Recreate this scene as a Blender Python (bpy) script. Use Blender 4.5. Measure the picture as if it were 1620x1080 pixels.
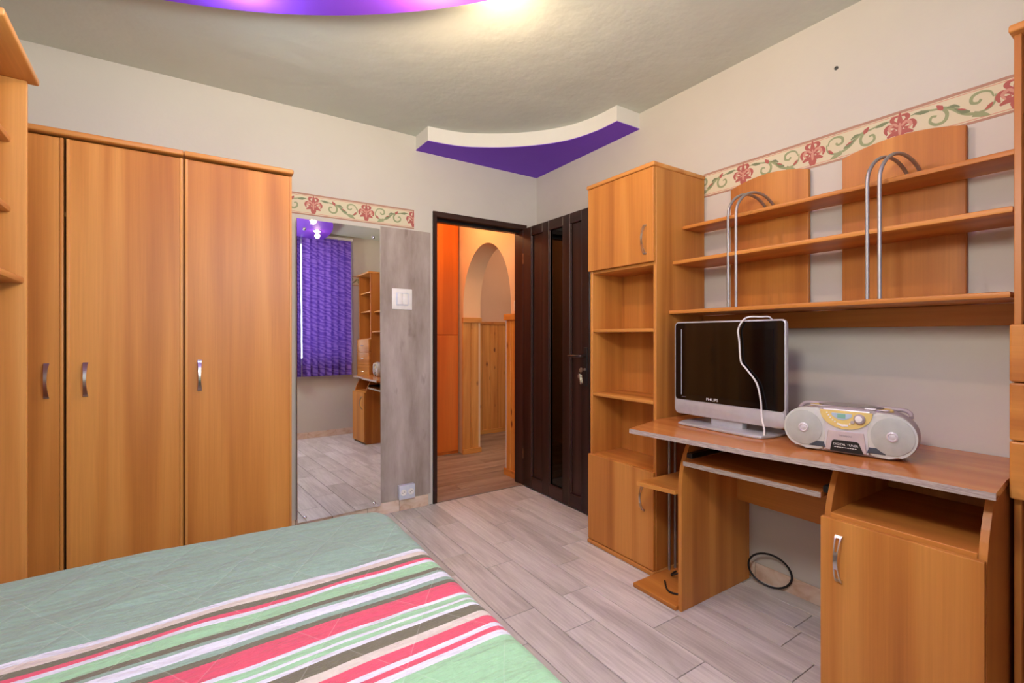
import bpy, bmesh, math, random
from mathutils import Vector, Matrix, noise

random.seed(7)
for o in list(bpy.data.objects):
    bpy.data.objects.remove(o, do_unlink=True)
S = bpy.context.scene
COL = S.collection
PI = math.pi

# ------------------------------------------------------------------ camera, world, light, exposure
cd = bpy.data.cameras.new('camera')
cd.sensor_width = 36.0
cd.lens = 745 / 1620 * 36
cd.shift_y = -8 / 1620
cd.clip_start = 0.02
cam = bpy.data.objects.new('camera', cd)
COL.objects.link(cam)
cam.location = (0, 0, 1.15)
cam.rotation_euler = (PI / 2, 0, -math.radians(33.25))
S.camera = cam

W = bpy.data.worlds.new('world')
S.world = W
W.use_nodes = True
wn = W.node_tree
sky = wn.nodes.new('ShaderNodeTexSky')
sky.sky_type = 'HOSEK_WILKIE'
sky.turbidity = 4
sky.sun_direction = (0.3, -0.5, 0.8)
wn.links.new(sky.outputs[0], wn.nodes['Background'].inputs[0])
wn.nodes['Background'].inputs[1].default_value = 1.2


def area(name, loc, rot, sx, sy, power, col):
    l = bpy.data.lights.new(name, 'AREA')
    l.shape = 'RECTANGLE'
    l.size = sx
    l.size_y = sy
    l.energy = power
    l.color = col
    o = bpy.data.objects.new(name, l)
    COL.objects.link(o)
    o.location = loc
    o.rotation_euler = rot
    return o


# daylight entering through the window behind the camera
area('window_daylight', (0.62, -0.42, 1.66), (PI / 2, 0, 0), 2.3, 1.5, 42, (0.86, 0.97, 1.0))

S.view_settings.view_transform = 'Standard'
S.view_settings.look = 'None'
S.view_settings.gamma = 1
S.view_settings.use_curve_mapping = False
S.view_settings.exposure = 0.38
S.cycles.max_bounces = 16
S.cycles.diffuse_bounces = 8

# ------------------------------------------------------------------ measures (metres)
XR, YB, XL, YF, ZC = 2.204, 3.006, -0.90, -0.113, 2.495


# ------------------------------------------------------------------ materials
def srgb(r, g, b):
    f = lambda c: (c / 255 / 12.92) if c <= 10 else ((c / 255 + 0.055) / 1.055) ** 2.4
    return (f(r), f(g), f(b), 1)


def base_mat(name, rough=0.5, metal=0.0, spec=0.5):
    m = bpy.data.materials.new(name)
    m.use_nodes = True
    b = m.node_tree.nodes['Principled BSDF']
    b.inputs['Roughness'].default_value = rough
    b.inputs['Metallic'].default_value = metal
    b.inputs['Specular IOR Level'].default_value = spec
    return m, m.node_tree, b


def ramp(nt, stops, interp='LINEAR'):
    r = nt.nodes.new('ShaderNodeValToRGB')
    cr = r.color_ramp
    cr.interpolation = interp
    while len(cr.elements) < len(stops):
        cr.elements.new(0.5)
    for e, (p, c) in zip(cr.elements, stops):
        e.position = p
        e.color = c
    return r


def coords(nt, scale, rnd=True, kind='Object'):
    tc = nt.nodes.new('ShaderNodeTexCoord')
    mp = nt.nodes.new('ShaderNodeMapping')
    mp.inputs['Scale'].default_value = scale
    nt.links.new(tc.outputs[kind], mp.inputs['Vector'])
    if rnd:
        oi = nt.nodes.new('ShaderNodeObjectInfo')
        mu = nt.nodes.new('ShaderNodeMath')
        mu.operation = 'MULTIPLY'
        mu.inputs[1].default_value = 37.0
        nt.links.new(oi.outputs['Random'], mu.inputs[0])
        cb = nt.nodes.new('ShaderNodeCombineXYZ')
        for k in range(3):
            nt.links.new(mu.outputs[0], cb.inputs[k])
        nt.links.new(cb.outputs[0], mp.inputs['Location'])
    return mp


def noise_tex(nt, vec, scale=1.0, detail=3, rough=0.5):
    n = nt.nodes.new('ShaderNodeTexNoise')
    n.inputs['Scale'].default_value = scale
    n.inputs['Detail'].default_value = detail
    n.inputs['Roughness'].default_value = rough
    nt.links.new(vec.outputs[0], n.inputs['Vector'])
    return n


def bump(nt, bsdf, height, strength=0.1, dist=0.01):
    b = nt.nodes.new('ShaderNodeBump')
    b.inputs['Strength'].default_value = strength
    b.inputs['Distance'].default_value = dist
    nt.links.new(height, b.inputs['Height'])
    nt.links.new(b.outputs[0], bsdf.inputs['Normal'])
    return b


def mixc(nt, fac, a, b, mode='MIX'):
    m = nt.nodes.new('ShaderNodeMix')
    m.data_type = 'RGBA'
    m.blend_type = mode
    for sock, v in ((m.inputs[0], fac), (m.inputs[6], a), (m.inputs[7], b)):
        if hasattr(v, 'is_linked'):
            nt.links.new(v, sock)
        else:
            sock.default_value = v
    return m.outputs[2]


def plain(name, col, rough=0.5, metal=0.0, spec=0.5, grain=0.0):
    m, nt, b = base_mat(name, rough, metal, spec)
    c = srgb(*col)
    mp = coords(nt, (1, 1, 1), False)
    n = noise_tex(nt, mp, 40, 3)
    r = ramp(nt, [(0.3, tuple(x * 0.95 for x in c[:3]) + (1,)), (0.7, tuple(min(1, x * 1.04) for x in c[:3]) + (1,))])
    nt.links.new(n.outputs[0], r.inputs[0])
    nt.links.new(r.outputs[0], b.inputs['Base Color'])
    if grain:
        n2 = noise_tex(nt, mp, 900, 2)
        bump(nt, b, n2.outputs[0], grain, 0.001)
    return m


def wood(name, axis, dark, mid, light, rough=0.40, band=9.0, fine=150.0, spec=0.32):
    m, nt, b = base_mat(name, rough, 0, spec)
    sc = [band] * 3
    sc['xyz'.index(axis)] = 0.35
    n1 = noise_tex(nt, coords(nt, sc), 1.0, 2, 0.45)
    n1.inputs['Distortion'].default_value = 0.6
    sf = [fine] * 3
    sf['xyz'.index(axis)] = 3.0
    n2 = noise_tex(nt, coords(nt, sf), 1.0, 3, 0.6)
    r = ramp(nt, [(0.33, srgb(*dark)), (0.5, srgb(*mid)), (0.66, srgb(*light))])
    nt.links.new(n1.outputs[0], r.inputs[0])
    r2 = ramp(nt, [(0.3, (0.91, 0.90, 0.88, 1)), (0.7, (1.03, 1.03, 1.03, 1))])
    nt.links.new(n2.outputs[0], r2.inputs[0])
    c = mixc(nt, 1.0, r.outputs[0], r2.outputs[0], 'MULTIPLY')
    nt.links.new(c, b.inputs['Base Color'])
    bump(nt, b, n2.outputs[0], 0.03, 0.002)
    return m


CH = ((172, 106, 46), (194, 127, 57), (208, 144, 70))
M = {}
for ax in 'xyz':
    M['cherry_' + ax] = wood('cherry_laminate_' + ax, ax, *CH)
    M['beech_' + ax] = wood('cherry_edge_' + ax, ax, (192, 126, 60), (206, 143, 73), (215, 156, 86), 0.36)
M['desk_top'] = wood('cherry_desktop', 'y', (178, 106, 52), (194, 122, 62), (206, 137, 74), 0.16)
M['closet'] = wood('orange_closet_laminate', 'z', (196, 96, 26), (208, 106, 32), (216, 118, 40), 0.4)
M['reddish_z'] = wood('reddish_drawer', 'y', (160, 92, 66), (174, 104, 76), (186, 116, 86), 0.35)
for ax in 'xyz':
    M['door_' + ax] = wood('dark_door_' + ax, ax, (38, 22, 18), (50, 31, 26), (62, 40, 34), 0.32, 14)

# knotty pine
def pine(name, axis):
    m, nt, b = base_mat(name, 0.4)
    sc = [16.0] * 3
    sc['xyz'.index(axis)] = 1.1
    n1 = noise_tex(nt, coords(nt, sc), 1.0, 3, 0.5)
    n1.inputs['Distortion'].default_value = 0.8
    r = ramp(nt, [(0.3, srgb(190, 116, 44)), (0.55, srgb(212, 143, 62)), (0.75, srgb(224, 160, 80))])
    nt.links.new(n1.outputs[0], r.inputs[0])
    sk = [9.0] * 3
    sk['xyz'.index(axis)] = 4.5
    v = nt.nodes.new('ShaderNodeTexVoronoi')
    nt.links.new(coords(nt, sk).outputs[0], v.inputs['Vector'])
    v.inputs['Scale'].default_value = 1.0
    rk = ramp(nt, [(0.07, (1, 1, 1, 1)), (0.17, (0, 0, 0, 1))])
    nt.links.new(v.outputs['Distance'], rk.inputs[0])
    c = mixc(nt, rk.outputs[0], r.outputs[0], srgb(122, 62, 22))
    nt.links.new(c, b.inputs['Base Color'])
    return m


M['pine_z'] = pine('knotty_pine_z', 'z')
M['pine_x'] = pine('knotty_pine_x', 'x')
M['pine_y'] = pine('knotty_pine_y', 'y')


def plaster(name, c1, c2, rough=0.85, bs=0.15, bscale=6.0, dist=0.02):
    m, nt, b = base_mat(name, rough, 0, 0.25)
    mp = coords(nt, (1, 1, 1), False)
    n = noise_tex(nt, mp, 1.6, 4, 0.6)
    r = ramp(nt, [(0.3, srgb(*c1)), (0.7, srgb(*c2))])
    nt.links.new(n.outputs[0], r.inputs[0])
    nt.links.new(r.outputs[0], b.inputs['Base Color'])
    n2 = noise_tex(nt, mp, bscale, 5, 0.55)
    bump(nt, b, n2.outputs[0], bs, dist)
    return m


M['wall'] = plaster('white_wall_paint', (198, 194, 184), (204, 200, 190))
M['ceiling'] = plaster('ceiling_paint', (198, 204, 194), (204, 210, 200), bs=0.35, bscale=3.0, dist=0.03)
M['soffit_white'] = plaster('soffit_white_paint', (216, 215, 208), (222, 221, 215), bs=0.05)
M['purple'] = plaster('purple_paint', (116, 60, 206), (122, 66, 212), rough=0.55, bs=0.03)
M['hall_wall'] = plaster('hallway_cream_paint', (226, 186, 142), (230, 192, 150), bs=0.1)
M['alcove_wall'] = plaster('alcove_pinkish_paint', (206, 168, 140), (212, 176, 148), bs=0.1)


def weathered(name):
    m, nt, b = base_mat(name, 0.6, 0, 0.3)
    n = noise_tex(nt, coords(nt, (7, 7, 1.6), False), 1.0, 6, 0.62)
    r = ramp(nt, [(0.28, srgb(134, 120, 109)), (0.5, srgb(166, 154, 145)), (0.72, srgb(188, 177, 170))])
    nt.links.new(n.outputs[0], r.inputs[0])
    n3 = noise_tex(nt, coords(nt, (9, 9, 4), False), 1.0, 3, 0.6)
    rs = ramp(nt, [(0.62, (0, 0, 0, 1)), (0.74, (0.5, 0.5, 0.5, 1))])
    nt.links.new(n3.outputs[0], rs.inputs[0])
    c = mixc(nt, rs.outputs[0], r.outputs[0], srgb(98, 80, 70))
    nt.links.new(c, b.inputs['Base Color'])
    bump(nt, b, n.outputs[0], 0.15, 0.004)
    return m


M['covering'] = weathered('weathered_wood_look_wallpaper')


def plank_mat(name, axis, cols, rough=0.4):
    m, nt, b = base_mat(name, rough, 0, 0.4)
    sc = [11.0] * 3
    sc['xyz'.index(axis)] = 1.5
    n = noise_tex(nt, coords(nt, sc), 1.0, 5, 0.62)
    n.inputs['Distortion'].default_value = 0.5
    r = ramp(nt, [(0.3, srgb(*cols[0])), (0.5, srgb(*cols[1])), (0.68, srgb(*cols[2]))])
    nt.links.new(n.outputs[0], r.inputs[0])
    sf = [110.0] * 3
    sf['xyz'.index(axis)] = 5.0
    n2 = noise_tex(nt, coords(nt, sf), 1.0, 3, 0.6)
    r2 = ramp(nt, [(0.3, (0.82, 0.82, 0.82, 1)), (0.65, (1.05, 1.05, 1.05, 1))])
    nt.links.new(n2.outputs[0], r2.inputs[0])
    c = mixc(nt, 1.0, r.outputs[0], r2.outputs[0], 'MULTIPLY')
    oi = nt.nodes.new('ShaderNodeObjectInfo')
    r3 = ramp(nt, [(0.0, (0.90, 0.89, 0.88, 1)), (1.0, (1.06, 1.06, 1.07, 1))])
    nt.links.new(oi.outputs['Random'], r3.inputs[0])
    c = mixc(nt, 1.0, c, r3.outputs[0], 'MULTIPLY')
    nt.links.new(c, b.inputs['Base Color'])
    bump(nt, b, n2.outputs[0], 0.06, 0.003)
    return m


M['plank'] = plank_mat('grey_wood_look_tile', 'y', ((190, 187, 180), (215, 213, 206), (229, 228, 222)))
M['hall_plank'] = plank_mat('brown_hallway_laminate', 'x', ((132, 114, 98), (160, 142, 124), (180, 162, 144)))
M['grout'] = plain('dark_grout', (78, 71, 66), 0.9)


def marble(name):
    m, nt, b = base_mat(name, 0.25)
    n = noise_tex(nt, coords(nt, (7, 7, 12)), 1.0, 5, 0.6)
    n.inputs['Distortion'].default_value = 1.2
    r = ramp(nt, [(0.3, srgb(198, 160, 132)), (0.5, srgb(222, 198, 176)), (0.7, srgb(232, 214, 198))])
    nt.links.new(n.outputs[0], r.inputs[0])
    nt.links.new(r.outputs[0], b.inputs['Base Color'])
    return m


M['marble'] = marble('beige_marbled_tile')


def chipboard(name):
    m, nt, b = base_mat(name, 0.8)
    n = noise_tex(nt, coords(nt, (60, 25, 400), False), 1.0, 4, 0.7)
    r = ramp(nt, [(0.3, srgb(132, 116, 108)), (0.55, srgb(176, 160, 150)), (0.75, srgb(204, 190, 178))])
    nt.links.new(n.outputs[0], r.inputs[0])
    nt.links.new(r.outputs[0], b.inputs['Base Color'])
    return m


M['chipboard'] = chipboard('raw_chipboard_edge')
M['white_plastic'] = plain('white_plastic', (236, 234, 230), 0.35)
M['cool_white'] = plain('bluish_white_plastic', (206, 212, 226), 0.35)
M['silver'] = plain('silver_plastic', (192, 193, 196), 0.28, 0.35)
M['steel'] = plain('brushed_steel', (200, 198, 194), 0.28, 1.0)
M['tube'] = plain('satin_grey_tube', (168, 166, 163), 0.42, 0.7)
M['chrome'] = plain('chrome', (225, 225, 225), 0.08, 1.0)
M['black'] = plain('black_plastic', (16, 16, 17), 0.35)
M['rubber'] = plain('black_rubber', (22, 21, 22), 0.5)
M['screen'] = plain('glossy_black_screen', (5, 5, 6), 0.06, 0, 0.6)
M['bezel'] = plain('glossy_black_bezel', (10, 11, 12), 0.05, 0, 0.6)
M['text_white'] = plain('white_print', (225, 225, 222), 0.5)
M['text_dark'] = plain('dark_print', (92, 82, 84), 0.5)
M['radio_body'] = plain('grey_lilac_plastic', (168, 156, 156), 0.4)
M['radio_face'] = plain('pale_silver_plastic', (206, 202, 204), 0.35, 0.15)
M['radio_pink'] = plain('pinkish_silver_plastic', (198, 184, 182), 0.35, 0.15)
M['grille'] = plain('pale_grey_grille', (196, 198, 190), 0.6, 0, 0.4, 0.4)
M['grille2'] = plain('mid_grey_grille', (178, 182, 174), 0.65, 0, 0.4, 0.6)
M['yellow'] = plain('pale_yellow_plastic', (220, 196, 118), 0.4)
M['lcd_frame'] = plain('pale_blue_display', (176, 196, 212), 0.15)
M['lcd'] = plain('green_lcd', (128, 178, 158), 0.2)
M['cd_lid'] = plain('smoky_grey_lid', (120, 112, 112), 0.12)
M['vent'] = plain('dark_blue_grey_vent', (62, 70, 78), 0.5)
M['bed_base'] = wood('bed_base_wood', 'y', (120, 78, 46), (134, 90, 54), (146, 100, 62), 0.5)
M['mattress'] = plain('white_mattress', (224, 222, 216), 0.9)
M['frame_white'] = plain('white_window_frame', (238, 238, 236), 0.35)
M['cream_border'] = plaster('border_cream_paper', (206, 198, 168), (214, 206, 178), bs=0.02, bscale=60)
M['border_edge'] = plain('border_brown_edge', (172, 132, 112), 0.7)
M['border_edge2'] = plain('border_pink_line', (206, 158, 136), 0.7)
M['motif_red'] = plain('border_red_print', (170, 92, 84), 0.7)
M['motif_pink'] = plain('border_pink_print', (200, 146, 128), 0.7)
M['motif_green'] = plain('border_green_print', (146, 156, 116), 0.7)
M['motif_dgreen'] = plain('border_dark_green_print', (120, 132, 98), 0.7)
M['plug'] = plain('wall_plug_grey', (90, 92, 90), 0.5)
M['gap'] = plain('dark_cavity', (28, 18, 12), 0.8)
M['brass'] = plain('worn_steel_key', (205, 200, 186), 0.25, 1.0)


def glass_mat(name, tint=(1, 1, 1, 1), rough=0.0):
    m = bpy.data.materials.new(name)
    m.use_nodes = True
    nt = m.node_tree
    nt.nodes.clear()
    out = nt.nodes.new('ShaderNodeOutputMaterial')
    tr = nt.nodes.new('ShaderNodeBsdfTransparent')
    tr.inputs[0].default_value = tint
    gl = nt.nodes.new('ShaderNodeBsdfGlossy')
    gl.inputs['Roughness'].default_value = rough
    mx = nt.nodes.new('ShaderNodeMixShader')
    fr = nt.nodes.new('ShaderNodeFresnel')
    fr.inputs[0].default_value = 1.45
    nt.links.new(fr.outputs[0], mx.inputs[0])
    nt.links.new(tr.outputs[0], mx.inputs[1])
    nt.links.new(gl.outputs[0], mx.inputs[2])
    nt.links.new(mx.outputs[0], out.inputs[0])
    return m


M['glass'] = glass_mat('clear_window_glass', (0.95, 0.97, 0.96, 1))
M['smoked'] = glass_mat('smoked_door_glass', (0.10, 0.07, 0.05, 1), 0.02)
mm, _, bb = base_mat('mirror_silver', 0.015, 1.0)
bb.inputs['Base Color'].default_value = (0.86, 0.88, 0.87, 1)
M['mirror'] = mm


def emis(name, col, st):
    m, nt, b = base_mat(name, 0.4)
    b.inputs['Base Color'].default_value = col
    b.inputs['Emission Color'].default_value = col
    b.inputs['Emission Strength'].default_value = st
    return m


M['lamp_white'] = emis('white_lamp_lens', (0.9, 0.95, 1, 1), 12)
M['lamp_warm'] = emis('warm_lamp_lens', (1, 0.78, 0.5, 1), 12)


def blind_mat():
    m = bpy.data.materials.new('purple_blind_fabric')
    m.use_nodes = True
    nt = m.node_tree
    nt.nodes.clear()
    out = nt.nodes.new('ShaderNodeOutputMaterial')
    mp = coords(nt, (9, 9, 26))
    wv = nt.nodes.new('ShaderNodeTexWave')
    wv.wave_type = 'BANDS'
    wv.bands_direction = 'DIAGONAL'
    wv.inputs['Scale'].default_value = 0.5
    wv.inputs['Distortion'].default_value = 9
    wv.inputs['Detail'].default_value = 3
    wv.inputs['Detail Scale'].default_value = 1.4
    nt.links.new(mp.outputs[0], wv.inputs['Vector'])
    r = ramp(nt, [(0.2, srgb(88, 62, 150)), (0.8, srgb(132, 104, 190))])
    nt.links.new(wv.outputs[0], r.inputs[0])
    d = nt.nodes.new('ShaderNodeBsdfDiffuse')
    t = nt.nodes.new('ShaderNodeBsdfTranslucent')
    mx = nt.nodes.new('ShaderNodeMixShader')
    mx.inputs[0].default_value = 0.18
    oi = nt.nodes.new('ShaderNodeObjectInfo')
    ro = ramp(nt, [(0.0, (0.72, 0.72, 0.72, 1)), (1.0, (1.12, 1.12, 1.12, 1))])
    nt.links.new(oi.outputs['Random'], ro.inputs[0])
    nt.links.new(mixc(nt, 1.0, r.outputs[0], ro.outputs[0], 'MULTIPLY'), d.inputs[0])
    t.inputs[0].default_value = srgb(120, 80, 205)
    nt.links.new(d.outputs[0], mx.inputs[1])
    nt.links.new(t.outputs[0], mx.inputs[2])
    nt.links.new(mx.outputs[0], out.inputs[0])
    return m


M['blind'] = blind_mat()


def spread_mat():
    m, nt, b = base_mat('striped_quilted_cotton', 0.9, 0, 0.15)
    b.inputs['Sheen Weight'].default_value = 0.15
    k = 0.918
    sage, white, beige, olive, pink, lg = ((136, 162, 147), (208, 211, 222), (200, 190, 180), (108, 105, 88),
                                           (208, 84, 106), (148, 190, 152))
    far2near = [(9, sage), (1.400, white), (1.380, beige), (1.357, olive), (1.337, pink), (1.320, white),
                (1.305, lg), (1.260, olive), (1.243, sage), (1.231, white), (1.200, sage), (1.180, olive),
                (1.160, pink), (1.103, white), (1.089, lg), (1.071, white), (1.061, lg), (1.046, white),
                (1.034, olive), (1.000, beige), (0.972, pink), (0.940, white), (0.922, pink), (0.908, white),
                (0.888, lg)]
    lo, hi = 0.70, 1.50
    st = []
    for i in range(len(far2near) - 1, -1, -1):
        top = far2near[i][0]
        bot = far2near[i + 1][0] if i + 1 < len(far2near) else lo
        st.append((max(0.0, (bot - lo) / (hi - lo)), srgb(*far2near[i][1])))
    uv = nt.nodes.new('ShaderNodeTexCoord')
    sp = nt.nodes.new('ShaderNodeSeparateXYZ')
    nt.links.new(uv.outputs['UV'], sp.inputs[0])

    def math_(op, a, bb_):
        n = nt.nodes.new('ShaderNodeMath')
        n.operation = op
        for s_, v in ((n.inputs[0], a), (n.inputs[1], bb_)):
            if hasattr(v, 'is_linked'):
                nt.links.new(v, s_)
            else:
                s_.default_value = v
        return n.outputs[0]

    mpn = nt.nodes.new('ShaderNodeMapping')
    nt.links.new(uv.outputs['UV'], mpn.inputs[0])
    nz = noise_tex(nt, mpn, 3.0, 3)
    skew = math_('MULTIPLY', sp.outputs[0], -0.035)
    wob = math_('MULTIPLY', math_('SUBTRACT', nz.outputs[0], 0.5), 0.02)
    v = math_('ADD', math_('ADD', sp.outputs[1], skew), wob)
    v = math_('DIVIDE', math_('SUBTRACT', math_('DIVIDE', v, k), lo - 0.012), hi - lo)
    # two ramps because one holds 32 stops at most
    r = ramp(nt, st, 'CONSTANT')
    nt.links.new(v, r.inputs[0])
    n2 = noise_tex(nt, mpn, 55, 4, 0.7)
    r2 = ramp(nt, [(0.3, (0.9, 0.9, 0.9, 1)), (0.7, (1.04, 1.04, 1.04, 1))])
    nt.links.new(n2.outputs[0], r2.inputs[0])
    c = mixc(nt, 1.0, r.outputs[0], r2.outputs[0], 'MULTIPLY')
    # quilting seams: two sets of diagonal stitched lines
    seams = None
    for sgn in (1, -1):
        d = math_('ADD', math_('MULTIPLY', sp.outputs[0], 4.6), math_('MULTIPLY', sp.outputs[1], 3.0 * sgn))
        d = math_('ADD', d, math_('MULTIPLY', nz.outputs[0], 0.12))
        f = math_('PINGPONG', d, 0.5)
        seams = f if seams is None else math_('MINIMUM', seams, f)
    rl = ramp(nt, [(0.0, (0.0, 0, 0, 1)), (0.06, (1, 1, 1, 1))])
    nt.links.new(seams, rl.inputs[0])
    rt = ramp(nt, [(0.0, (0.16, 0.16, 0.16, 1)), (0.008, (0, 0, 0, 1))])
    nt.links.new(seams, rt.inputs[0])
    c = mixc(nt, rt.outputs[0], c, srgb(232, 236, 230))
    nt.links.new(c, b.inputs['Base Color'])
    mw = nt.nodes.new('ShaderNodeMapping')
    mw.inputs['Rotation'].default_value = (0, 0, 0.35)
    mw.inputs['Scale'].default_value = (2.4, 9, 1)
    nt.links.new(uv.outputs['UV'], mw.inputs[0])
    nw = noise_tex(nt, mw, 1.6, 5, 0.62)
    hsum = math_('ADD', math_('MULTIPLY', rl.outputs[0], 0.12), math_('MULTIPLY', nw.outputs[0], 1.6))
    hsum = math_('ADD', hsum, math_('MULTIPLY', n2.outputs[0], 0.12))
    bump(nt, b, hsum, 0.75, 0.02)
    return m


M['spread'] = spread_mat()

# ------------------------------------------------------------------ mesh helpers
ORG = {}


def org(parent):
    return ORG.get(parent.name, Vector((0, 0, 0))) if parent else Vector((0, 0, 0))


def thing(name, label, cat, loc=(0, 0, 0), rotz=0.0, group=None, world=True, kind=None):
    o = bpy.data.objects.new(name, None)
    COL.objects.link(o)
    o.empty_display_size = 0.05
    o.location = loc
    o.rotation_euler = (0, 0, rotz)
    if kind:
        o['kind'] = kind
    tag(o, label, cat, group)
    ORG[o.name] = Vector(loc) if world else Vector((0, 0, 0))
    return o


def tag(o, label=None, cat=None, group=None, kind=None):
    if label:
        o['label'] = label
    if cat:
        o['category'] = cat
    if group:
        o['group'] = group
    if kind:
        o['kind'] = kind
    return o


def link_mesh(name, me, mat, parent=None, smooth=False, shift=True):
    for m_ in (mat if isinstance(mat, (list, tuple)) else [mat]):
        me.materials.append(m_)
    o = bpy.data.objects.new(name, me)
    COL.objects.link(o)
    og = org(parent)
    if parent:
        if shift and og.length:
            me.transform(Matrix.Translation(-og))
        o.parent = parent
    ORG[o.name] = og
    if smooth:
        for p in me.polygons:
            p.use_smooth = True
        try:
            me.set_sharp_from_angle(angle=math.radians(40))
        except Exception:
            pass
    return o


def from_bm(name, bm, mat, parent=None, smooth=False):
    me = bpy.data.meshes.new(name)
    bmesh.ops.recalc_face_normals(bm, faces=bm.faces)
    bm.to_mesh(me)
    bm.free()
    return link_mesh(name, me, mat, parent, smooth)


def bm_box(bm, x, y, z, bev=0.0, segs=1):
    vs = [bm.verts.new((a, b, c)) for a in x for b in y for c in z]
    fs = [(0, 1, 3, 2), (4, 6, 7, 5), (0, 4, 5, 1), (2, 3, 7, 6), (0, 2, 6, 4), (1, 5, 7, 3)]
    faces = [bm.faces.new([vs[i] for i in f]) for f in fs]
    if bev:
        es = set(e for f in faces for e in f.edges)
        bmesh.ops.bevel(bm, geom=list(es), offset=bev, segments=segs, affect='EDGES', profile=0.5)


def box(name, x, y, z, mat, parent=None, bev=0.0015, segs=1, smooth=False):
    bm = bmesh.new()
    bm_box(bm, x, y, z, bev, segs)
    return from_bm(name, bm, mat, parent, smooth)


def boxes(name, lst, mat, parent=None, bev=0.0):
    bm = bmesh.new()
    for x, y, z in lst:
        b2 = bmesh.new()
        bm_box(b2, x, y, z, bev)
        me = bpy.data.meshes.new('tmp')
        b2.to_mesh(me)
        b2.free()
        bm.from_mesh(me)
        bpy.data.meshes.remove(me)
    return from_bm(name, bm, mat, parent)


def prism(name, poly, axis, a0, a1, mat, parent=None, bev=0.0, segs=2, smooth=False, side_mat=None):
    """poly: 2D outline in the plane across `axis` (x:(y,z)  y:(x,z)  z:(x,y)), extruded from a0 to a1."""
    bm = bmesh.new()

    def P(p, a):
        return {'x': (a, p[0], p[1]), 'y': (p[0], a, p[1]), 'z': (p[0], p[1], a)}[axis]
    lo = [bm.verts.new(P(p, a0)) for p in poly]
    hi = [bm.verts.new(P(p, a1)) for p in poly]
    n = len(poly)
    f0 = bm.faces.new(lo)
    f1 = bm.faces.new(list(reversed(hi)))
    sides = []
    for i in range(n):
        sides.append(bm.faces.new((lo[i], hi[i], hi[(i + 1) % n], lo[(i + 1) % n])))
    if side_mat:
        for i in side_mat:
            sides[i].material_index = 1
    if bev:
        es = set(f0.edges) | set(f1.edges)
        bmesh.ops.bevel(bm, geom=list(es), offset=bev, segments=segs, affect='EDGES', profile=0.5)
    return from_bm(name, bm, mat, parent, smooth)


def tube(name, pts, r, mat, parent=None, sides=10, closed=False):
    bm = bmesh.new()
    pts = [Vector(p) for p in pts]
    n = len(pts)
    rings = []
    up = None
    for i, p in enumerate(pts):
        a = pts[(i - 1) % n] if (i > 0 or closed) else p
        b = pts[(i + 1) % n] if (i < n - 1 or closed) else p
        t = (b - a).normalized()
        if up is None:
            up = Vector((0, 0, 1)) if abs(t.z) < 0.9 else Vector((1, 0, 0))
        u = (up - t * up.dot(t)).normalized()
        up = u
        v = t.cross(u)
        rr = r[i] if isinstance(r, (list, tuple)) else r
        rings.append([bm.verts.new(p + (u * math.cos(k * 2 * PI / sides) + v * math.sin(k * 2 * PI / sides)) * rr)
                      for k in range(sides)])
    for i in range(n if closed else n - 1):
        A, B = rings[i], rings[(i + 1) % n]
        for k in range(sides):
            bm.faces.new((A[k], A[(k + 1) % sides], B[(k + 1) % sides], B[k]))
    if not closed:
        bm.faces.new(list(reversed(rings[0])))
        bm.faces.new(rings[-1])
    return from_bm(name, bm, mat, parent, True)


def catmull(pts, k=8, closed=False):
    P = [Vector(p) for p in pts]
    n = len(P)
    out = []
    for i in range(n if closed else n - 1):
        if closed:
            a, b, c, d = P[(i - 1) % n], P[i], P[(i + 1) % n], P[(i + 2) % n]
        else:
            a, b, c, d = P[max(i - 1, 0)], P[i], P[i + 1], P[min(i + 2, n - 1)]
        for j in range(k):
            t = j / k
            out.append(0.5 * ((2 * b) + (c - a) * t + (2 * a - 5 * b + 4 * c - d) * t * t + (3 * b - a - 3 * c + d) * t ** 3))
    if not closed:
        out.append(P[-1])
    return out


def lathe(name, prof, mat, parent, centre, axis=(0, 0, 1), sides=28):
    """prof: list of (radius, height) along axis from centre."""
    q = Vector((0, 0, 1)).rotation_difference(Vector(axis).normalized()).to_matrix()
    bm = bmesh.new()
    rings = []
    for r, h in prof:
        if r < 1e-6:
            rings.append([bm.verts.new(Vector(centre) + q @ Vector((0, 0, h)))])
        else:
            rings.append([bm.verts.new(Vector(centre) + q @ Vector((r * math.cos(2 * PI * k / sides), r * math.sin(2 * PI * k / sides), h)))
                          for k in range(sides)])
    for A, B in zip(rings, rings[1:]):
        for k in range(sides):
            a0, a1 = A[k % len(A)], A[(k + 1) % len(A)]
            b0, b1 = B[k % len(B)], B[(k + 1) % len(B)]
            vs = []
            for v in (a0, a1, b1, b0):
                if v not in vs:
                    vs.append(v)
            if len(vs) > 2:
                bm.faces.new(vs)
    if len(rings[0]) > 1:
        bm.faces.new(list(reversed(rings[0])))
    if len(rings[-1]) > 1:
        bm.faces.new(rings[-1])
    return from_bm(name, bm, mat, parent, True)


def text(name, body, size, mat, parent, pos, xdir, zdir, depth=0.0003, align='CENTER', stretch=1.0):
    cu = bpy.data.curves.new(name, 'FONT')
    cu.body = body
    cu.size = size
    cu.extrude = depth
    cu.align_x = align
    cu.align_y = 'CENTER'
    cu.resolution_u = 3
    tmp = bpy.data.objects.new('tmp', cu)
    COL.objects.link(tmp)
    dg = bpy.context.evaluated_depsgraph_get()
    me = bpy.data.meshes.new_from_object(tmp.evaluated_get(dg))
    bpy.data.objects.remove(tmp, do_unlink=True)
    xd, zd = Vector(xdir).normalized(), Vector(zdir).normalized()
    yd = xd.cross(zd)
    for v in me.vertices:
        c = v.co.copy()
        v.co = Vector(pos) + xd * c.x * stretch + zd * c.y - yd * (-c.z)
    me.name = name
    me.materials.clear()
    return link_mesh(name, me, mat, parent)


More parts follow.
